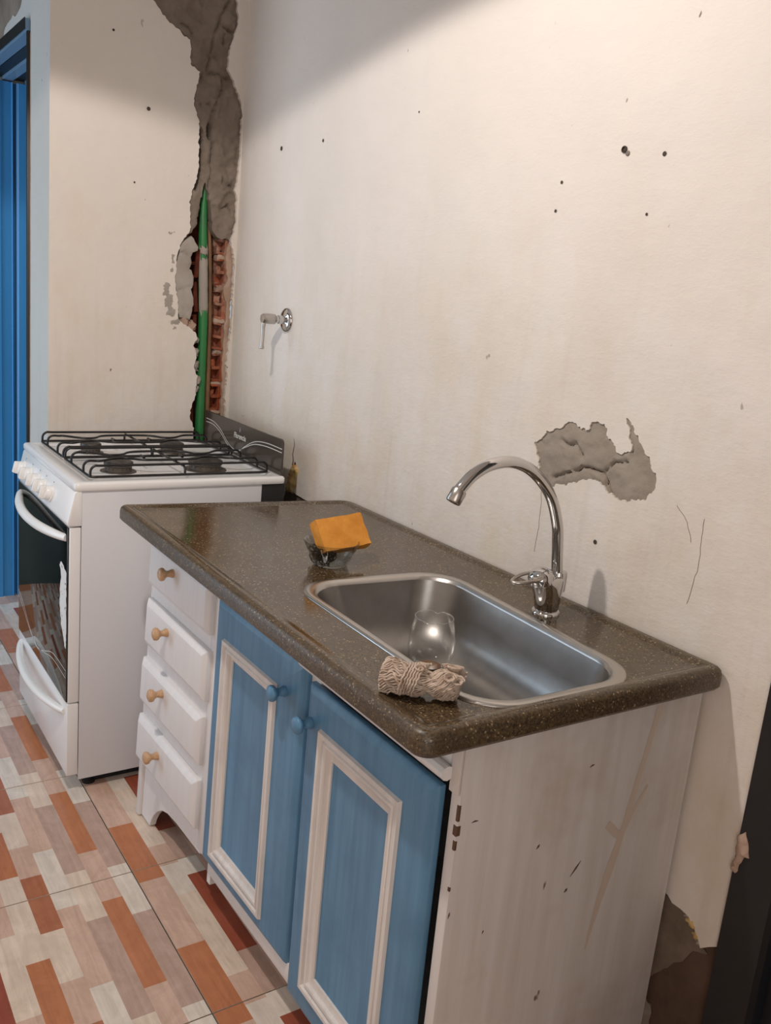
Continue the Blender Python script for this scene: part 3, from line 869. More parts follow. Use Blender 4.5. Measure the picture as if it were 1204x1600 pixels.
dr = [(dr_c[0] + 0.045 * math.cos(2 * math.pi * i / 24), dr_c[1] + 0.045 * math.sin(2 * math.pi * i / 24)) for i in range(24)]
mb = MB().loft(bas, cap=False)
vs, fs = cdt([[(p[0], p[1]) for p in bas[-1]], dr])
mb.add(at_z(vs, 0.700), [f for f in fs if not inside((sum(vs[i][0] for i in f) / 3, sum(vs[i][1] for i in f) / 3), dr)])
build('basin', mb, 'steel', sink, smooth=80, recalc=False, merge=True)
dm = build('drain', MB().lathe([(0.046, 0.7005), (0.043, 0.7012), (0.040, 0.697), (0.034, 0.692), (0.012, 0.690), (0.0005, 0.690)], (dr_c[0], dr_c[1], 0), (0, 0, 1), 28, cap=False), 'steel_rim', sink, smooth=60)
hm = MB()
for i in range(8):
    a = 2 * math.pi * i / 8
    hm.lathe([(0.0035, 0.6918), (0.0002, 0.6919)], (dr_c[0] + 0.022 * math.cos(a), dr_c[1] + 0.022 * math.sin(a), 0), (0, 0, 1), 8)
build('drain_hole', hm, 'black_rubber', dm, smooth=0)

# ------------------------------------------------------------------ cabinet
def lean(p):
    return Vector((p.x, p.y - 0.03 * max(0.0, (1.55 - p.x) / 0.8) * max(0.0, 1 - p.z / 0.8), p.z))
cab = thing('kitchen_cabinet', 'white base cabinet with four drawers and two blue doors under the worktop', 'cabinet', (1.37, -0.27, 0))
def cb(name, mb, mat, parent=cab, bevel=0.0, **kw):
    return build(name, mb.map(lean), mat, parent, bevel, **kw)
cb('side_panel', MB().box(0.768, 0.788, -0.515, -0.03, 0.004, 0.796), 'white_paint', bevel=0.002)
rp = cb('side_panel', MB().box(1.970, 1.990, -0.514, -0.012, 0.002, 0.796), 'worn_white', bevel=0.0015)
cb('back_panel', MB().box(0.788, 1.970, -0.034, -0.026, 0.05, 0.66), 'white_paint')
cb('bottom_panel', MB().box(1.178, 1.970, -0.495, -0.034, 0.105, 0.12), 'white_paint')
cb('divider_panel', MB().box(1.160, 1.176, -0.495, -0.034, 0.04, 0.60), 'white_paint')
cb('stile', MB().box(1.140, 1.200, -0.515, -0.495, 0.118, 0.796), 'white_paint', bevel=0.0015)
cb('stile', MB().box(1.556, 1.602, -0.515, -0.495, 0.094, 0.76), 'white_paint', bevel=0.0015)
cb('stile', MB().box(0.788, 0.808, -0.515, -0.495, 0.19, 0.796), 'white_paint', bevel=0.0015)
cb('top_rail', MB().box(1.200, 1.970, -0.515, -0.495, 0.745, 0.796), 'white_paint', bevel=0.0015)
n_ = 12
cb('bead_moulding', MB().tube([(1.556 + (1.972 - 1.556) * q / n_, -0.526, 0.742) for q in range(n_ + 1)], 0.011, 10), 'white_paint')
cb('bottom_rail', MB().box(1.200, 1.970, -0.515, -0.495, 0.094, 0.135), 'white_paint', bevel=0.0015)
for z0, z1 in ((0.600, 0.640), (0.442, 0.482), (0.288, 0.328), (0.165, 0.19)):
    cb('drawer_rail', MB().box(0.808, 1.140, -0.515, -0.497, z0, z1), 'white_paint')
# the corner block and chipped edge at the front of the right side panel
cb('corner_block', MB().box(1.969, 1.9895, -0.5195, -0.5145, 0.715, 0.792), 'worn_white', bevel=0.0015)
cb('corner_block', MB().box(1.945, 1.9655, -0.520, -0.500, 0.766, 0.796), 'white_paint', bevel=0.003)
for z0, z1, w in ((0.675, 0.70, .004), (0.652, 0.668, .007), (0.63, 0.645, .004), (0.565, 0.572, .003)):
    cb('edge_chip', MB().box(1.9895 - w, 1.9906, -0.5148, -0.5148 + w * 1.1, z0, z1), 'dark_wood', rp, bevel=0.001)
# arched apron under the drawers
arch = [(0.789, 0.006), (0.846, 0.004), (0.852, 0.022), (0.866, 0.045), (0.886, 0.066), (0.915, 0.085), (0.95, 0.096), (1.0, 0.10), (1.14, 0.10), (1.14, 0.19), (0.789, 0.19)]
cb('apron', MB().frustum([(x, -0.507, z) for x, z in arch], [(x, -0.490, z) for x, z in arch]), 'white_paint', bevel=0.0012, seg=1)
# drawers
def slab(x0, x1, z0, z1, y, t, ch):
    """panel with chamfered front edges"""
    a = [(x0, y, z0), (x1, y, z0), (x1, y, z1), (x0, y, z1)]
    b = [(x0, y - t + ch * .6, z0), (x1, y - t + ch * .6, z0), (x1, y - t + ch * .6, z1), (x0, y - t + ch * .6, z1)]
    c = [(x0 + ch, y - t, z0 + ch), (x1 - ch, y - t, z0 + ch), (x1 - ch, y - t, z1 - ch), (x0 + ch, y - t, z1 - ch)]
    return MB().loft([a, b, c])
def knob(x, y, z, r, L, mat, parent):
    p = [(r * .62, 0.0), (r * .66, -L * .10), (r * .50, -L * .30), (r * .44, -L * .42), (r * .62, -L * .56), (r * .92, -L * .66), (r, -L * .78), (r * .93, -L * .90), (r * .6, -L * .98), (0.0004, -L)]
    return cb('knob', MB().lathe(p, (x, y, z), (0, 1, 0), 20), mat, parent, smooth=70)
for i, (z0, z1, kx, kz) in enumerate(((0.636, 0.748, 0.950, 0.714), (0.482, 0.600, 0.938, 0.566), (0.327, 0.443, 0.932, 0.410), (0.170, 0.290, 0.930, 0.248))):
    x0, x1 = (0.782, 1.150) if i < 2 else (0.776, 1.142)
    d = cb('drawer', slab(x0, x1, z0, z1, -0.514, 0.020, 0.014), 'white_paint', bevel=0.0015, seg=2)
    cb('drawer_box', MB().box(0.815, 1.125, -0.513, -0.10, z0 + 0.02, z1 - 0.02), 'white_paint', d)
    knob(kx, -0.5335, kz, 0.0155, 0.036, 'knob_wood', d)
# doors
def door(x0, x1, z0, z1, mo, mi, kx, kz, tilt=0.0):
    def tf(p):
        return Vector((p.x + tilt * (p.z - z1), p.y, p.z))
    y = -0.5135
    # stiles and rails as one moulded frame with a sunk field
    def ring(a, b, c, d_, yy):
        return [tf(Vector((a, yy, c))), tf(Vector((b, yy, c))), tf(Vector((b, yy, d_))), tf(Vector((a, yy, d_)))]
    ch = 0.014
    rings = [ring(x0, x1, z0, z1, y), ring(x0, x1, z0, z1, y - 0.010), ring(x0 + .004, x1 - .004, z0 + .004, z1 - .004, y - .014), ring(x0 + ch, x1 - ch, z0 + ch, z1 - ch, y - 0.018),
             ring(mo[0], mo[1], mo[2], mo[3], y - 0.018), ring(mi[0], mi[1], mi[2], mi[3], y - 0.009)]
    d = cb('door', MB().loft(rings), 'blue_paint', bevel=0.0012, seg=2)
    def mr_(d, yy):
        return ring(mo[0] + d, mo[1] - d, mo[2] + d, mo[3] - d, y - yy)
    m = [mr_(-.001, .0172), mr_(.0015, .0245), mr_(.0095, .0245), mr_(.0115, .0178), mr_(.0150, .0178), mr_(.0168, .0222), mr_(.0225, .0215), mr_(.0245, .0150), ring(mi[0], mi[1], mi[2], mi[3], y - 0.0125), ring(mi[0], mi[1], mi[2], mi[3], y - 0.0080)]
    mo_ = cb('moulding', MB().loft(m, cap=False), 'cream_paint', d, bevel=0.0006, seg=1, recalc=False)
    kb = knob(kx, y - 0.0178, kz, 0.0155, 0.034, 'blue_paint', d)
    return d
door(1.192, 1.571, 0.134, 0.738, (1.240, 1.476, 0.168, 0.664), (1.272, 1.438, 0.203, 0.629), 1.507, 0.664)
door(1.585, 1.957, 0.090, 0.7145, (1.640, 1.884, 0.144, 0.652), (1.675, 1.845, 0.182, 0.608), 1.606, 0.648)
# stain and gouges on the right side panel
fx = lambda u, v, d: (1.990 + d, u, v)
def px_line(pts, w):
    L, Rr = [], []
    for i, p in enumerate(pts):
        a, b = Vector(pts[max(0, i - 1)]), Vector(pts[min(len(pts) - 1, i + 1)])
        t = (b - a).normalized()
        nn = Vector((-t.y, t.x))
        L.append(tuple(Vector(p) + nn * w[i]))
        Rr.append(tuple(Vector(p) - nn * w[i]))
    return L + Rr[::-1]
st = px_line([(-0.118, 0.775), (-0.140, 0.66), (-0.158, 0.565), (-0.175, 0.50), (-0.192, 0.43), (-0.205, 0.355)], [.006, .006, .007, .010, .007, .002])
build('stain', rough_fill(ragged(st, 0.01, 0.002, 3), 0.01, fx, lambda u, v: 0.0004, 0.0004), 'panel_stain', rp, smooth=0)
st2 = px_line([(-0.160, 0.562), (-0.138, 0.60), (-0.115, 0.635)], [.007, .005, .003])
build('stain', rough_fill(ragged(st2, 0.01, 0.002, 4), 0.01, fx, lambda u, v: 0.0005, 0.0005), 'panel_stain', rp, smooth=0)
st3 = px_line([(-0.166, 0.556), (-0.185, 0.572), (-0.200, 0.585)], [.007, .007, .006])
build('stain', rough_fill(ragged(st3, 0.01, 0.002, 4), 0.01, fx, lambda u, v: 0.0006, 0.0006), 'panel_stain', rp, smooth=0)
for a, b, r in (((-0.268, 0.512), (-0.248, 0.535), .0018), ((-0.276, 0.486), (-0.270, 0.492), .0022), ((-0.352, 0.585), (-0.346, 0.592), .0018), ((-0.262, 0.70), (-0.252, 0.703), .0015), ((-0.488, 0.667), (-0.476, 0.667), .0014), ((-0.510, 0.52), (-0.508, 0.53), .0015), ((-0.44, 0.47), (-0.438, 0.476), .0014)):
    build('gouge', MB().tube([(1.990, a[0], a[1]), (1.990, (a[0] + b[0]) / 2, (a[1] + b[1]) / 2 + .001), (1.990, b[0], b[1])], [.0004, r, .0004], 6), 'dark_wood', rp)

# ------------------------------------------------------------------ stove
stove = thing('gas_stove', 'white four burner gas stove with black oven glass beside the cabinet', 'stove', (0.318, -0.38, 0))
X0, X1 = 0.030, 0.604
sb = lambda n, mb, m, p=stove, bevel=0.0, **kw: build(n, mb, m, p, bevel, **kw)
sb('body', MB().box(X0 + .002, X1 - .004, -0.645, -0.16, 0.036, 0.832), 'enamel_side')
sb('side_panel', MB().box(X1 - .004, X1, -0.649, -0.155, 0.034, 0.833), 'enamel_side', bevel=0.0015)
sb('side_panel', MB().box(X0, X0 + .002, -0.649, -0.155, 0.024, 0.833), 'enamel_side')
sb('rear_casing', MB().box(X0 + .004, X1 - .002, -0.155, -0.082, 0.06, 0.831), 'black_metal', bevel=0.002)
sb('understove_shade', MB().box(X0 + .03, X1 - .035, -0.60, -0.15, 0.002, 0.0365), 'black_rubber')  # black box stands for the shadow and dirt under the stove
sb('gas_hose', MB().tube([(0.52, -0.085, 0.62), (0.52, -0.062, 0.64), (0.52, -0.055, 0.70), (0.515, -0.050, 0.78), (0.50, -0.046, 0.80)], 0.011, 10), 'black_rubber')
for x in (0.07, 0.565):
    for y in (-0.61, -0.13):
        sb('foot', MB().lathe([(0.018, 0.0), (0.018, 0.008), (0.010, 0.012), (0.010, 0.0365 if y < -.3 else 0.061)], (x, y, 0.001), (0, 0, 1), 12), 'black_rubber')
cq = [(X0 - .004, -0.668), (X1 + .006, -0.668), (X1 + .006, -0.084), (X0 - .004, -0.084)]
rings = [at_z(round_quad(inset_quad(cq, i), r, 5), z) for i, r, z in ((0.002, .010, .8335), (0.0, .012, .838), (0.0, .012, .848), (0.003, .010, .852), (0.008, .008, .8535), (0.030, .012, .8535), (0.038, .012, .8485), (0.045, .014, .847))]
cook = sb('cooktop', MB().loft(rings), 'enamel', smooth=40)
for x, yb in ((0.32, None),):
    sb('seam_line', MB().box(x - .0006, x + .0006, -0.61, -0.14, 0.8468, 0.8474), 'print_grey', cook, smooth=0)
cp = [(-0.648, 0.834), (-0.662, 0.834), (-0.667, 0.828), (-0.684, 0.754), (-0.684, 0.746), (-0.680, 0.742), (-0.648, 0.742)]
panel = sb('control_panel', MB().frustum([(X0 - .001, y, z) for y, z in cp], [(X1 + .002, y, z) for y, z in cp]), 'enamel', bevel=0.003)
kn = Vector((0, -0.973, 0.231))
for x in (0.085, 0.172, 0.258, 0.332, 0.412):
    c = Vector((x, -0.6765, 0.784))
    kb = sb('knob', MB().lathe([(0.0235, -0.001), (0.0235, 0.004), (0.0205, 0.006), (0.0195, 0.016), (0.017, 0.019), (0.0004, 0.0195)], c, kn, 20), 'white_plastic', smooth=40)
    e1 = Vector((0, 0.231, 0.973))
    mbk = MB()
    o_ = [c + kn * 0.018 + Vector((sx * 0.0065, 0, 0)) + e1 * sz * 0.0185 for sx, sz in ((-1, -1), (1, -1), (1, 1), (-1, 1))]
    t_ = [c + kn * 0.031 + Vector((sx * 0.0045, 0, 0)) + e1 * sz * 0.0165 for sx, sz in ((-1, -1), (1, -1), (1, 1), (-1, 1))]
    sb('grip', mbk.frustum(o_, t_), 'white_plastic', kb, bevel=0.002)
    tk = c + e1 * 0.031 + kn * 0.0006
    sb('knob_mark', MB().frustum([tk + Vector((sx * .003, 0, 0)) + e1 * sz * .002 for sx, sz in ((-1, -1), (1, -1), (1, 1), (-1, 1))], [tk + kn * .0004 + Vector((sx * .003, 0, 0)) + e1 * sz * .002 for sx, sz in ((-1, -1), (1, -1), (1, 1), (-1, 1))]), 'print_grey', panel, smooth=0)
od = sb('oven_door', MB().box(X0, X1, -0.6775, -0.650, 0.262, 0.738), 'enamel', bevel=0.002)
og = sb('door_glass', MB().box(X0 + .001, X1 - .006, -0.6815, -0.6776, 0.263, 0.737), 'black_glass', od, bevel=0.001)
def bow(x0, x1, z, y0, out, r, sag):
    pts, rad = [], []
    n = 24
    for q in range(n + 1):
        t = q / n
        s = math.sin(math.pi * t)
        k2 = 1 - (2 * t - 1) ** 4
        pts.append((x0 + (x1 - x0) * t, y0 - out * (0.35 + .65 * s) * (k2 ** .6 if k2 > 0 else 0), z - sag * s))
        rad.append(r * (0.75 + 0.25 * k2))
    m = MB().tube(pts, rad, 12)
    return m
sb('handle', bow(0.062, 0.584, 0.708, -0.6795, 0.041, 0.0125, 0.006), 'white_plastic', od, smooth=60)
def strip_path(pts, y, w):
    m = MB()
    n = len(pts)
    for i in range(n - 1):
        (xa, za), (xb, zb) = pts[i], pts[i + 1]
        m.add([(xa, y, za - w), (xb, y, zb - w), (xb, y, zb + w), (xa, y, za + w)], [(0, 1, 2, 3)])
    return m
def smooth_path(ctrl, n=8):
    out = []
    for i in range(len(ctrl) - 1):
        p0 = ctrl[max(0, i - 1)]; p1 = ctrl[i]; p2 = ctrl[i + 1]; p3 = ctrl[min(len(ctrl) - 1, i + 2)]
        for q in range(n):
            t = q / n
            out.append(tuple(0.5 * (2 * p1[d] + (p2[d] - p0[d]) * t + (2 * p0[d] - 5 * p1[d] + 4 * p2[d] - p3[d]) * t * t + (3 * p1[d] - p0[d] - 3 * p2[d] + p3[d]) * t ** 3) for d in range(len(p1))))
    out.append(tuple(ctrl[-1]))
    return out
for dz, dx in ((0, 0), (0.016, 0.02)):
    pth = smooth_path([(0.034, 0.378 + dz), (0.10, 0.352 + dz), (0.18, 0.318 + dz * .4), (0.27, 0.298 - dz * .2), (0.36, 0.312 + dz * .3), (0.46, 0.332 + dz), (0.594, 0.330 + dz * 1.3)])
    sb('wave_line', strip_path(pth, -0.6819, 0.0011), 'print_white', og, smooth=0)
stk = ragged([(0.537, 0.636), (0.556, 0.632), (0.592, 0.618), (0.596, 0.50), (0.594, 0.412), (0.580, 0.414), (0.574, 0.43), (0.560, 0.45), (0.545, 0.46), (0.535, 0.49), (0.528, 0.515), (0.532, 0.54), (0.528, 0.56), (0.540, 0.585), (0.536, 0.61), (0.525, 0.618)], 0.006, 0.005, 7)
build('peeling_sticker', rough_fill(stk, 0.01, lambda u, v, d: (u, -0.6820 + d, v), lambda u, v: 0.0, 0.0), 'sticker', og, smooth=0)
wd = sb('drawer', MB().box(X0, X1, -0.6795, -0.650, 0.050, 0.258), 'enamel', bevel=0.003)
sb('handle', bow(0.055, 0.575, 0.228, -0.6785, 0.038, 0.0115, 0.008), 'white_plastic', wd, smooth=60)
# grates
def grate(x0, x1):
    gname = 'pan_grate'
    ya, yb = -0.618, -0.118
    zl, zt = 0.8585, 0.886
    r = 0.0034
    fr_ = round_quad([(x0, ya), (x1, ya), (x1, yb), (x0, yb)], 0.012, 4)
    g = sb(gname, MB().tube(at_z(fr_, zl), r, 8, closed=True), 'grate', stove, smooth=60)
    xs = (x0 + 0.006, x0 + 0.070, x1 - 0.070, x1 - 0.006)
    xm = (x0 + x1) / 2
    for i, x in enumerate(xs):
        pull = (0, 1, -1, 0)[i] * 0.034
        ctrl = [(x, ya + 0.002, zl), (x, ya + 0.003, zt - .010), (x, ya + 0.014, zt), (x, ya + 0.035, zt)]
        if pull:
            for yc in (-0.508, -0.260):
                ctrl += [(x, yc - 0.062, zt), (x + pull, yc - 0.018, zt - .001), (x + pull, yc + 0.018, zt - .001), (x, yc + 0.062, zt)]
        else:
            ctrl += [(x, -0.45, zt), (x, -0.30, zt)]
        ctrl += [(x, yb - 0.035, zt), (x, yb - 0.014, zt), (x, yb - 0.003, zt - .010), (x, yb - 0.002, zl)]
        sb('bar', MB().tube(smooth_path(ctrl, 5), r, 8), 'grate', g, smooth=60)
    sb('cross_bar', MB().tube([(x0, -0.366, zl), (x0, -0.366, zt - .012), (x0 + .008, -0.366, zt - .0065), (x1 - .008, -0.366, zt - .0065), (x1, -0.366, zt - .012), (x1, -0.366, zl)], r, 8), 'grate', g, smooth=60)
    for y in (-0.44, -0.33):
        sb('clip', MB().tube([(xm - .014, y, zt - .002), (xm + .014, y, zt - .002)], 0.004, 8), 'grate', g, smooth=60)
grate(0.040, 0.296)
grate(0.304, 0.562)
for x, y, r in ((0.172, -0.508, 0.030), (0.445, -0.510, 0.039), (0.180, -0.262, 0.037), (0.450, -0.262, 0.049)):
    b = sb('burner', MB().lathe([(r * 1.25, 0.8465), (r * 1.22, 0.8485), (r * 1.02, 0.8495), (r * 0.92, 0.850), (r * 0.90, 0.861), (r * 0.98, 0.8635), (r * .98, 0.866), (r * .5, 0.867)], (x, y, 0), (0, 0, 1), 28), 'burner_metal', smooth=40)
    sb('burner_cap', MB().lathe([(r * .96, 0.8662), (r * 1.0, 0.8675), (r * 1.0, 0.8725), (r * .92, 0.8755), (r * .3, 0.8765), (0.0004, 0.8765)], (x, y, 0), (0, 0, 1), 28), 'burner', b, smooth=40)
    nt = MB()
    for q in range(18):
        a = 2 * math.pi * q / 18
        nt.lathe([(0.0016, r * .90), (0.0016, r * .925)], (x, y, 0.857), (math.cos(a), math.sin(a), 0), 6)
    sb('flame_port', nt, 'black_metal', b, smooth=0)
# smoked glass splash plate standing at the back
pl = [(0.034, 0.8545), (0.598, 0.8545), (0.598, 0.946), (0.595, 0.953), (0.588, 0.957), (0.038, 0.958), (0.034, 0.954)]
lid = sb('splash_plate', MB().frustum([(x, -0.096, z) for x, z in pl], [(x, -0.090, z) for x, z in pl]), 'lid_glass', bevel=0.0008, seg=1)
for off in (0, 1):
    if off == 0:
        ct = [(0.045, 0.933), (0.110, 0.930), (0.165, 0.914), (0.215, 0.888), (0.262, 0.872), (0.31, 0.874), (0.36, 0.893), (0.42, 0.912), (0.50, 0.920), (0.597, 0.920)]
    else:
        ct = [(0.045, 0.922), (0.105, 0.921), (0.165, 0.905), (0.215, 0.880), (0.262, 0.866), (0.305, 0.868), (0.35, 0.892), (0.42, 0.920), (0.50, 0.930), (0.597, 0.930)]
    sb('wave_line', strip_path(smooth_path(ct), -0.0963, 0.0012), 'print_white', lid, smooth=0)
def lettering(name, body, size, x, y, z, parent, mat, shear=0.0):
    cu = bpy.data.curves.new(name, 'FONT')
    cu.body = body
    cu.size = size
    cu.shear = shear
    cu.extrude = 0.0002
    cu.offset = size * 0.012
    cu.align_x = 'CENTER'
    ob = bpy.data.objects.new(name, cu)
    COL.objects.link(ob)
    dg = bpy.context.evaluated_depsgraph_get()
    me = bpy.data.meshes.new_from_object(ob.evaluated_get(dg))
    bpy.data.objects.remove(ob)
    me.transform(Matrix.Translation(Vector((x, y, z)) - origin_of(parent)) @ Matrix.Rotation(math.radians(90), 4, 'X'))
    me.materials.clear()
    me.materials.append(M[mat])
    o = bpy.data.objects.new(name, me)
    COL.objects.link(o)
    o.parent = parent
    return o
lettering('lettering', 'Florencia', 0.0235, 0.312, -0.0963, 0.909, lid, 'print_white', 0.12)
sb('emblem', MB().frustum([(0.306, -0.0964, 0.930), (0.312, -0.0964, 0.930), (0.318, -0.0964, 0.935), (0.312, -0.0964, 0.947), (0.308, -0.0964, 0.940)], [(0.306, -0.0961, 0.930), (0.312, -0.0961, 0.930), (0.318, -0.0961, 0.935), (0.312, -0.0961, 0.947), (0.308, -0.0961, 0.940)]), 'print_grey', lid, smooth=0)

# ------------------------------------------------------------------ pipes in the wall channel
gp = tag(build('water_pipe', MB().tube([(-0.034, -0.086, 0.80), (-0.034, -0.089, 1.0), (-0.032, -0.092, 1.25), (-0.034, -0.102, 1.45), (-0.040, -0.104, 1.58), (-0.038, -0.103, 1.655), (-0.030, -0.1045, 1.70)], [.0155, .0155, .0155, .0145, .0135, .010, .004], 16), 'green', None, smooth=60, loc=(-0.034, -0.086, 0.80)),
         'green plastic water pipe running up the broken wall channel behind the stove', 'pipe')
def smear(z0, z1, seed):
    """ragged half shell of mortar sticking to the front of the pipe"""
    m = MB()
    na, nzz = 10, 26
    vs = []
    for j in range(nzz + 1):
        z = z0 + (z1 - z0) * j / nzz
        t = (z - 1.25) / 0.2
        cy = -0.092 - 0.010 * max(0, min(1, t))
        rr = 0.0162 + 0.0012 * noise.noise(Vector((z * 60, seed, 0)))
        wob = 1.25 + 0.25 * noise.noise(Vector((z * 25, seed * 2, 3)))
        for i in range(na + 1):
            a = (-1 + 2 * i / na) * wob
            zz = z + (0.028 * noise.noise(Vector((i * 1.7, seed, z * 5))) if j in (0, nzz) else 0)
            vs.append((-0.033 + rr * math.cos(a), cy + rr * math.sin(a), zz))
    fs = [(j * (na + 1) + i, j * (na + 1) + i + 1, (j + 1) * (na + 1) + i + 1, (j + 1) * (na + 1) + i) for j in range(nzz) for i in range(na)]
    return m.add(vs, fs)
build('mortar_smear', smear(1.27, 1.445, 2), 'mortar_pale', gp, smooth=60)
build('mortar_smear', smear(1.455, 1.475, 5), 'mortar_pale', gp, smooth=60)
tag(build('conduit_pipe', MB().tube([(-0.038, -0.058, 0.80), (-0.038, -0.062, 1.0), (-0.038, -0.066, 1.25), (-0.040, -0.072, 1.40), (-0.042, -0.078, 1.50), (-0.046, -0.082, 1.56)], [.0085, .0085, .0075, .007, .007, .006], 10), 'brown', None, smooth=60, loc=(-0.038, -0.058, 0.80)),
    'thin brown conduit beside the green pipe in the broken wall channel', 'pipe')

# ------------------------------------------------------------------ stop valve on the wall
vx, vz = 0.390, 1.280
val = thing('stop_valve', 'chrome lever stop valve with round flange on the white wall', 'valve', (vx, 0.0, vz))
build('flange', MB().lathe([(0.036, -0.0005), (0.036, -0.003), (0.033, -0.008), (0.024, -0.012), (0.014, -0.014), (0.013, -0.0145)], (vx, 0, vz), (0, 1, 0), 32), 'chrome', val, smooth=50)
build('stem', MB().lathe([(0.0125, -0.012), (0.0125, -0.030), (0.0105, -0.032), (0.0105, -0.040)], (vx, 0, vz), (0, 1, 0), 20), 'chrome', val, smooth=40)
build('hub', MB().lathe([(0.0105, -0.038), (0.0145, -0.042), (0.0155, -0.062), (0.014, -0.078), (0.0125, -0.082), (0.0005, -0.083)], (vx, 0, vz), (0, 1, 0), 20), 'chrome_matte', val, smooth=50)
build('lever', MB().tube(smooth_path([(vx, -0.074, vz - 0.004), (vx, -0.077, vz - 0.020), (vx, -0.077, vz - 0.050), (vx, -0.078, vz - 0.078), (vx, -0.078, vz - 0.088)], 5), [.0068] * 6 + [.0058] * 9 + [.0066, .0072, .0076, .0078, .0078, .0062], 10), 'chrome_matte', val, smooth=60)

# ------------------------------------------------------------------ faucet
fx0 = 1.700
fau = thing('faucet', 'chrome gooseneck faucet with loop handle standing behind the sink', 'faucet', (fx0, -0.105, 0.8295))
def ell(cy, rx, ry, z, n=24):
    return [(fx0 + rx * math.cos(2 * math.pi * i / n), cy + ry * math.sin(2 * math.pi * i / n), z) for i in range(n)]
build('base_ring', MB().lathe([(0.0265, 0.8295), (0.0265, 0.833), (0.024, 0.8365), (0.02, 0.837)], (fx0, -0.105, 0), (0, 0, 1), 28), 'chrome', fau, smooth=50)
build('body', MB().loft([ell(-0.105, .0215, .0215, .8365), ell(-0.105, .0225, .0225, .842), ell(-0.107, .0245, .0275, .866), ell(-0.109, .0255, .0335, .884), ell(-0.111, .0255, .0365, .892), ell(-0.112, .024, .0355, .898), ell(-0.112, .018, .028, .9015)]), 'chrome', fau, smooth=50)
build('spout_socket', MB().lathe([(0.0155, 0.872), (0.0158, 0.904), (0.0145, 0.908), (0.0112, 0.9085)], (fx0, -0.0845, 0), (0, 0, 1), 20), 'chrome', fau, smooth=40)
sp = smooth_path([(fx0, -0.087, 0.89), (fx0, -0.0935, 0.93), (fx0, -0.099, 0.965), (fx0, -0.106, 0.998), (fx0, -0.128, 1.046), (fx0, -0.161, 1.082), (fx0, -0.199, 1.106), (fx0, -0.240, 1.116), (fx0, -0.282, 1.111), (fx0, -0.314, 1.096), (fx0, -0.334, 1.078), (fx0, -0.3435, 1.066)], 6)
build('spout', MB().tube(sp, 0.0105, 16), 'chrome', fau, smooth=70)
ad = Vector((0, -0.50, -0.86)).normalized()
build('aerator', MB().lathe([(0.0120, -0.004), (0.0132, -0.001), (0.0132, 0.018), (0.0118, 0.020), (0.009, 0.019), (0.0004, 0.018)], Vector((fx0, -0.3415, 1.068)), ad, 20), 'chrome_matte', fau, smooth=40)
build('cartridge_dome', MB().lathe([(0.0235, 0.0), (0.0238, 0.010), (0.0215, 0.018), (0.015, 0.0235), (0.007, 0.0258), (0.0004, 0.0262)], (fx0, -0.126, 0.892), (0, -0.30, 0.95), 24), 'chrome', fau, smooth=70)
lp2 = []
for i in range(28):
    t = 2 * math.pi * i / 28
    lp2.append((fx0 - 0.002 + 0.0185 * math.sin(t) * (1 - .25 * math.cos(t)), -0.160 - 0.034 * math.cos(t), 0.9065 - 0.010 * (1 + math.cos(t)) * .5))
lv = build('handle_loop', MB().tube(lp2, 0.0034, 10, closed=True), 'chrome_matte', fau, smooth=70)
build('hot_cold_dot', MB().lathe([(0.004, 0), (0.0035, .0012), (0.0003, .0015)], (fx0 - 0.004, -0.1475, 0.898), (0, -1, 0.35), 12), 'blue_dot', fau)

# ------------------------------------------------------------------ drinking glass in the sink
gx, gy = 1.583, -0.270
gl = thing('drinking_glass', 'clear chipped drinking glass with amber dregs standing in the sink', 'glass', (gx, gy, 0.7005))
def chipf(th, h):
    return 1.0
gp_ = [(0.0005, .7025), (0.020, .7022), (0.030, .7045), (0.0375, .712), (0.0425, .724), (0.0445, .738), (0.0440, .754), (0.0415, .773), (0.0385, .789), (0.0362, .800)]
n = 40
vs, fs = [], []
for j, (r, z) in enumerate(gp_):
    for i in range(n):
        th = 2 * math.pi * i / n
        zz = z
        if j == len(gp_) - 1:
            zz -= 0.006 * max(0, 1 - abs((th - 2.35)) / 0.28) + 0.003 * max(0, 1 - abs(th - 5.3) / 0.2)
        vs.append((gx + r * math.cos(th), gy + r * math.sin(th), zz))
for j in range(len(gp_) - 1):
    for i in range(n):
        fs.append((j * n + i, j * n + (i + 1) % n, (j + 1) * n + (i + 1) % n, (j + 1) * n + i))
build('bowl', MB().add(vs, fs), 'glass', gl, smooth=80)
rimp = [Vector(vs[(len(gp_) - 1) * n + i]) for i in range(n)]
build('rim', MB().tube(rimp, 0.0010, 8, closed=True), 'glass_edge', gl, smooth=80)
build('base', MB().lathe([(0.0005, .7007), (0.018, .7006), (0.021, .7015), (0.018, .703), (0.0005, .7035)], (gx, gy, 0), (0, 0, 1), 28, cap=False), 'glass_edge', gl, smooth=60)
build('dregs', MB().lathe([(0.0005, .7038), (0.014, .7038), (0.022, .7050), (0.0005, .7058)], (gx, gy, 0), (0, 0, 1), 28, cap=False), 'amber', gl, smooth=60)

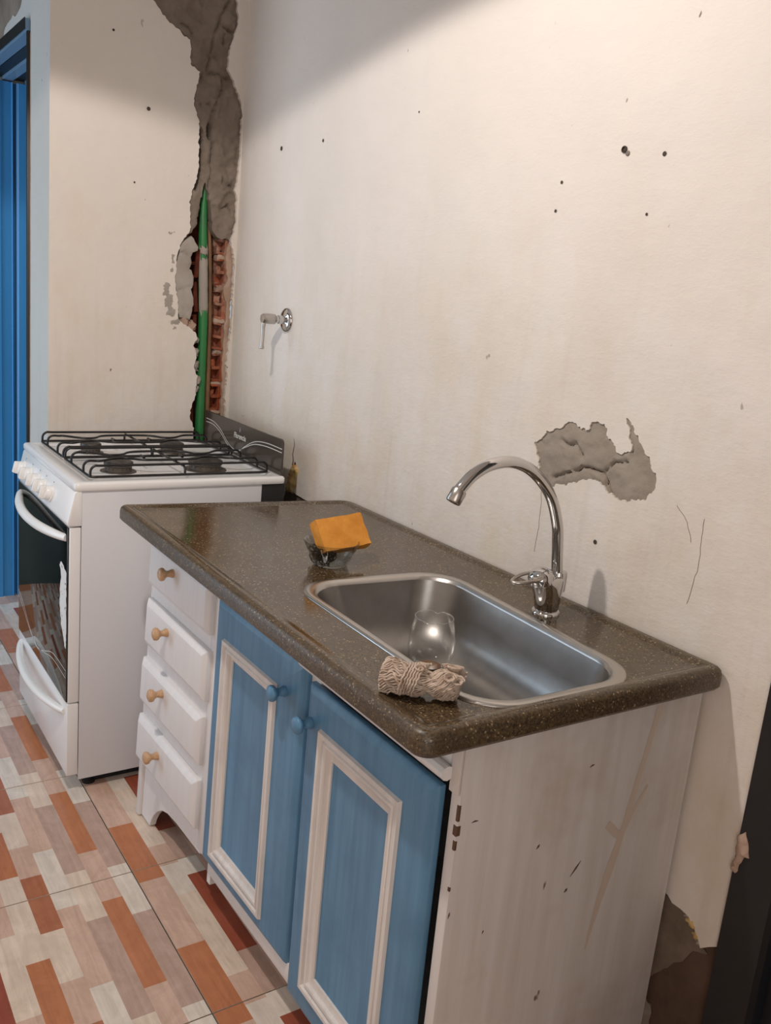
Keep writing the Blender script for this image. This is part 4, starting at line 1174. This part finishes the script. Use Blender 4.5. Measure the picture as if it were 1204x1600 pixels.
# ------------------------------------------------------------------ small glass bowl, steel wool, sponge
bx, by, bz = 1.320, -0.346, 0.8297
flute = lambda th, h: 1 + (0.035 * math.cos(th * 22) if 0.030 < h < 0.0505 else 0)
bp = [(0.0005, 0.004), (0.028, 0.0035), (0.033, 0.0065), (0.040, 0.018), (0.0455, 0.030), (0.049, 0.038), (0.052, 0.045), (0.0545, 0.0505), (0.0560, 0.0515), (0.0555, 0.049), (0.0530, 0.044), (0.0498, 0.036), (0.0465, 0.028), (0.0405, 0.014), (0.034, 0.002), (0.031, 0.0004), (0.0005, 0.0004)]
tag(build('glass_bowl', MB().lathe(bp, (bx, by, bz), (0, 0, 1), 88, cap=False, rfun=flute), 'bowl_glass', None, smooth=60, loc=(bx, by, bz)),
    'small fluted glass bowl holding the orange sponge on the brown worktop', 'bowl')
rnd = random.Random(5)
wm = MB()
for i in range(70):
    a = rnd.uniform(0, 6.28)
    c = Vector((bx - 0.006 + rnd.uniform(-.020, .018), by - 0.010 + rnd.uniform(-.024, .016), bz + 0.019 + rnd.uniform(-.007, .014)))
    r = rnd.uniform(.006, .013)
    u = Vector((rnd.gauss(0, 1), rnd.gauss(0, 1), rnd.gauss(0, 1))).normalized()
    w = u.orthogonal().normalized()
    w2 = u.cross(w)
    wm.tube([c + w * r * math.cos(t * .5) + w2 * r * math.sin(t * .5) + u * .002 * math.sin(t) for t in range(12)], 0.0009, 4)
wo = build('steel_wool', wm, 'steel_wool', None, smooth=60, loc=(bx, by, bz + .006))
tag(wo, 'dark curly steel wool pad under the orange sponge in the glass bowl', 'scourer')
sc = Vector((1.324, -0.3225, 0.8985))
sw = Vector((0.0, 0.992, 0.075)).normalized()
sh = Vector((-0.58, -0.10, 0.81)).normalized()
sn = sw.cross(sh).normalized()
if sn.x < 0:
    sn = -sn
mb = MB()
nx, ny, nt_ = 12, 8, 4
def sp_pt(a, b, c):
    p = sc + sw * (a * 0.0535) + sh * (b * 0.0345) - sn * (c * 0.030)
    return p + sn * 0.0022 * noise.noise(Vector((a * 2.1, b * 2.3, c * 2))) + sh * 0.0025 * noise.noise(Vector((a * 1.7, c * 2, 4.2))) + sw * .002 * noise.noise(Vector((b * 2, c * 2, 9.2)))
tmp = bmesh.new()
grid = {}
for face in range(6):
    A, B = ((nx, ny), (nx, ny), (nx, nt_), (nx, nt_), (ny, nt_), (ny, nt_))[face]
    g = []
    for j in range(B + 1):
        for i in range(A + 1):
            u, v = -1 + 2 * i / A, -1 + 2 * j / B
            w_ = j / B
            q = ((u, v, 0), (u, v, 1), (u, 1, w_), (u, -1, w_), (1, u, w_), (-1, u, w_))[face]
            g.append(sp_pt(*q))
    mb.add(g, [(j * (A + 1) + i, j * (A + 1) + i + 1, (j + 1) * (A + 1) + i + 1, (j + 1) * (A + 1) + i) for j in range(B) for i in range(A)])
tmp.free()
so = build('sponge', mb, 'sponge', None, smooth=50, loc=tuple(sc), merge=True)
tag(so, 'orange yellow rectangular foam sponge leaning in the small glass bowl', 'sponge')

# ------------------------------------------------------------------ rolled knitted cloth on the edge of the sink
ca_, cb_ = Vector((1.864, -0.576, 0.853)), Vector((1.948, -0.503, 0.852))
ax = (cb_ - ca_)
LEN = ax.length
ax.normalize()
up = Vector((0, 0, 1))
sd = ax.cross(up).normalized()
cloth = thing('knitted_cloth', 'rolled beige knitted cotton cloth lying between worktop edge and sink', 'cloth', (1.905, -0.54, 0.8297))
def croll(s, th, extra=0.0):
    """point of the roll: s along it, th around it"""
    bend = 0.004 * math.sin(s * 5.2) - 0.003
    base = 0.0220 + 0.0035 * math.cos(s * 3.0) - 0.0065 * math.exp(-((s - 0.62) / 0.07) ** 2) - 0.003 * math.exp(-((s - 0.36) / 0.05) ** 2) + 0.003 * math.exp(-((s - 0.85) / 0.10) ** 2)
    base *= 1 - 0.55 * max(0, (0.05 - s) / 0.05) ** 2 - 0.35 * max(0, (s - 0.93) / 0.07) ** 2
    lump = 1 + 0.14 * noise.noise(Vector((s * 6, math.cos(th) * 1.3, math.sin(th) * 1.3))) + 0.06 * noise.noise(Vector((s * 18, math.cos(th) * 3, math.sin(th) * 3 + 5)))
    r = base * lump + extra
    cz, cy = math.sin(th) * r, math.cos(th) * r
    p = ca_ + ax * (s * LEN) + sd * (cy * 1.05 + bend) + up * (cz * 0.92)
    p.z = max(p.z, (0.8352 if p.y < -0.560 or p.y > -0.512 else 0.8302) + max(0.0, extra) * 0.6)
    return p
ns, nt2 = 48, 40
vs = [croll(j / ns, 2 * math.pi * i / nt2, -0.0034) for j in range(ns + 1) for i in range(nt2)]
fs = [(j * nt2 + i, j * nt2 + (i + 1) % nt2, (j + 1) * nt2 + (i + 1) % nt2, (j + 1) * nt2 + i) for j in range(ns) for i in range(nt2)]
fs += [tuple(range(nt2))[::-1], tuple(range(ns * nt2, (ns + 1) * nt2))]
build('roll', MB().add(vs, fs), 'yarn', cloth, smooth=80)
ym = MB()
rnd = random.Random(11)
for i in range(40):                                   # wales of the knit twisting round the roll
    th0 = 2 * math.pi * i / 40
    s0, s1 = rnd.uniform(0.0, 0.03), rnd.uniform(0.93, 0.99)
    pts = []
    m = 46
    for q in range(m + 1):
        s = s0 + (s1 - s0) * q / m
        tw = 1.5 * s + 0.55 * math.sin(s * 7 + 0.6) + 0.08 * math.sin(s * 40 + i)
        pts.append(croll(s, th0 + tw, (-0.0008, 0.0008, 0.0002)[i % 3] + 0.0010 * math.sin(q * 1.9 + i * 1.3)))
    ym.tube(pts, 0.00140, 5)
for sb_, tilt in ((0.30, 0.5), (0.335, 0.55), (0.37, 0.6), (0.405, 0.6), (0.44, 0.62), (0.475, 0.6)):   # hem wrapped around the middle
    pts = []
    for q in range(44):
        th = -0.6 + 4.4 * q / 43
        pts.append(croll(sb_ + 0.05 * math.sin(th * tilt * 2) + .006 * math.sin(q * 1.7), th, 0.0028 + 0.0008 * math.sin(q * 2.6)))
    ym.tube(pts, 0.0017, 5)
for (s, th, R0, turns) in ((0.80, 2.35, .0105, 2.4), (0.90, 1.75, .0115, 2.6), (0.93, 2.9, .0095, 2.2), (0.85, 3.45, .0095, 2.2), (0.96, 2.3, .0085, 2.0), (0.98, 0.9, .009, 2.0), (0.88, 0.9, .009, 2.0), (0.52, 2.0, .008, 1.6), (0.50, 1.2, .008, 1.5)):   # curled loops of the edge
    c = croll(s, th, 0.0015)
    nrm = (croll(s, th, 0.01) - croll(s, th, 0.0)).normalized()
    u = (ax - nrm * ax.dot(nrm)).normalized()
    w = nrm.cross(u)
    for k2 in range(3):
        pts = []
        for q in range(40):
            t = q / 39
            a = t * turns * 2 * math.pi + k2 * 0.7
            rr = R0 * (1.0 - 0.55 * t) * (1 - .12 * k2) + 0.0008 * math.sin(q * 2.3)
            p = c + u * rr * math.cos(a) + w * rr * math.sin(a) * .8 + nrm * (0.001 + 0.0045 * (1 - t) - k2 * .0012)
            p.z = max(p.z, 0.8335)
            pts.append(p)
        ym.tube(pts, 0.0015, 5)
yo = build('yarn', ym, 'yarn', cloth, smooth=80)
yo['kind'] = 'stuff'
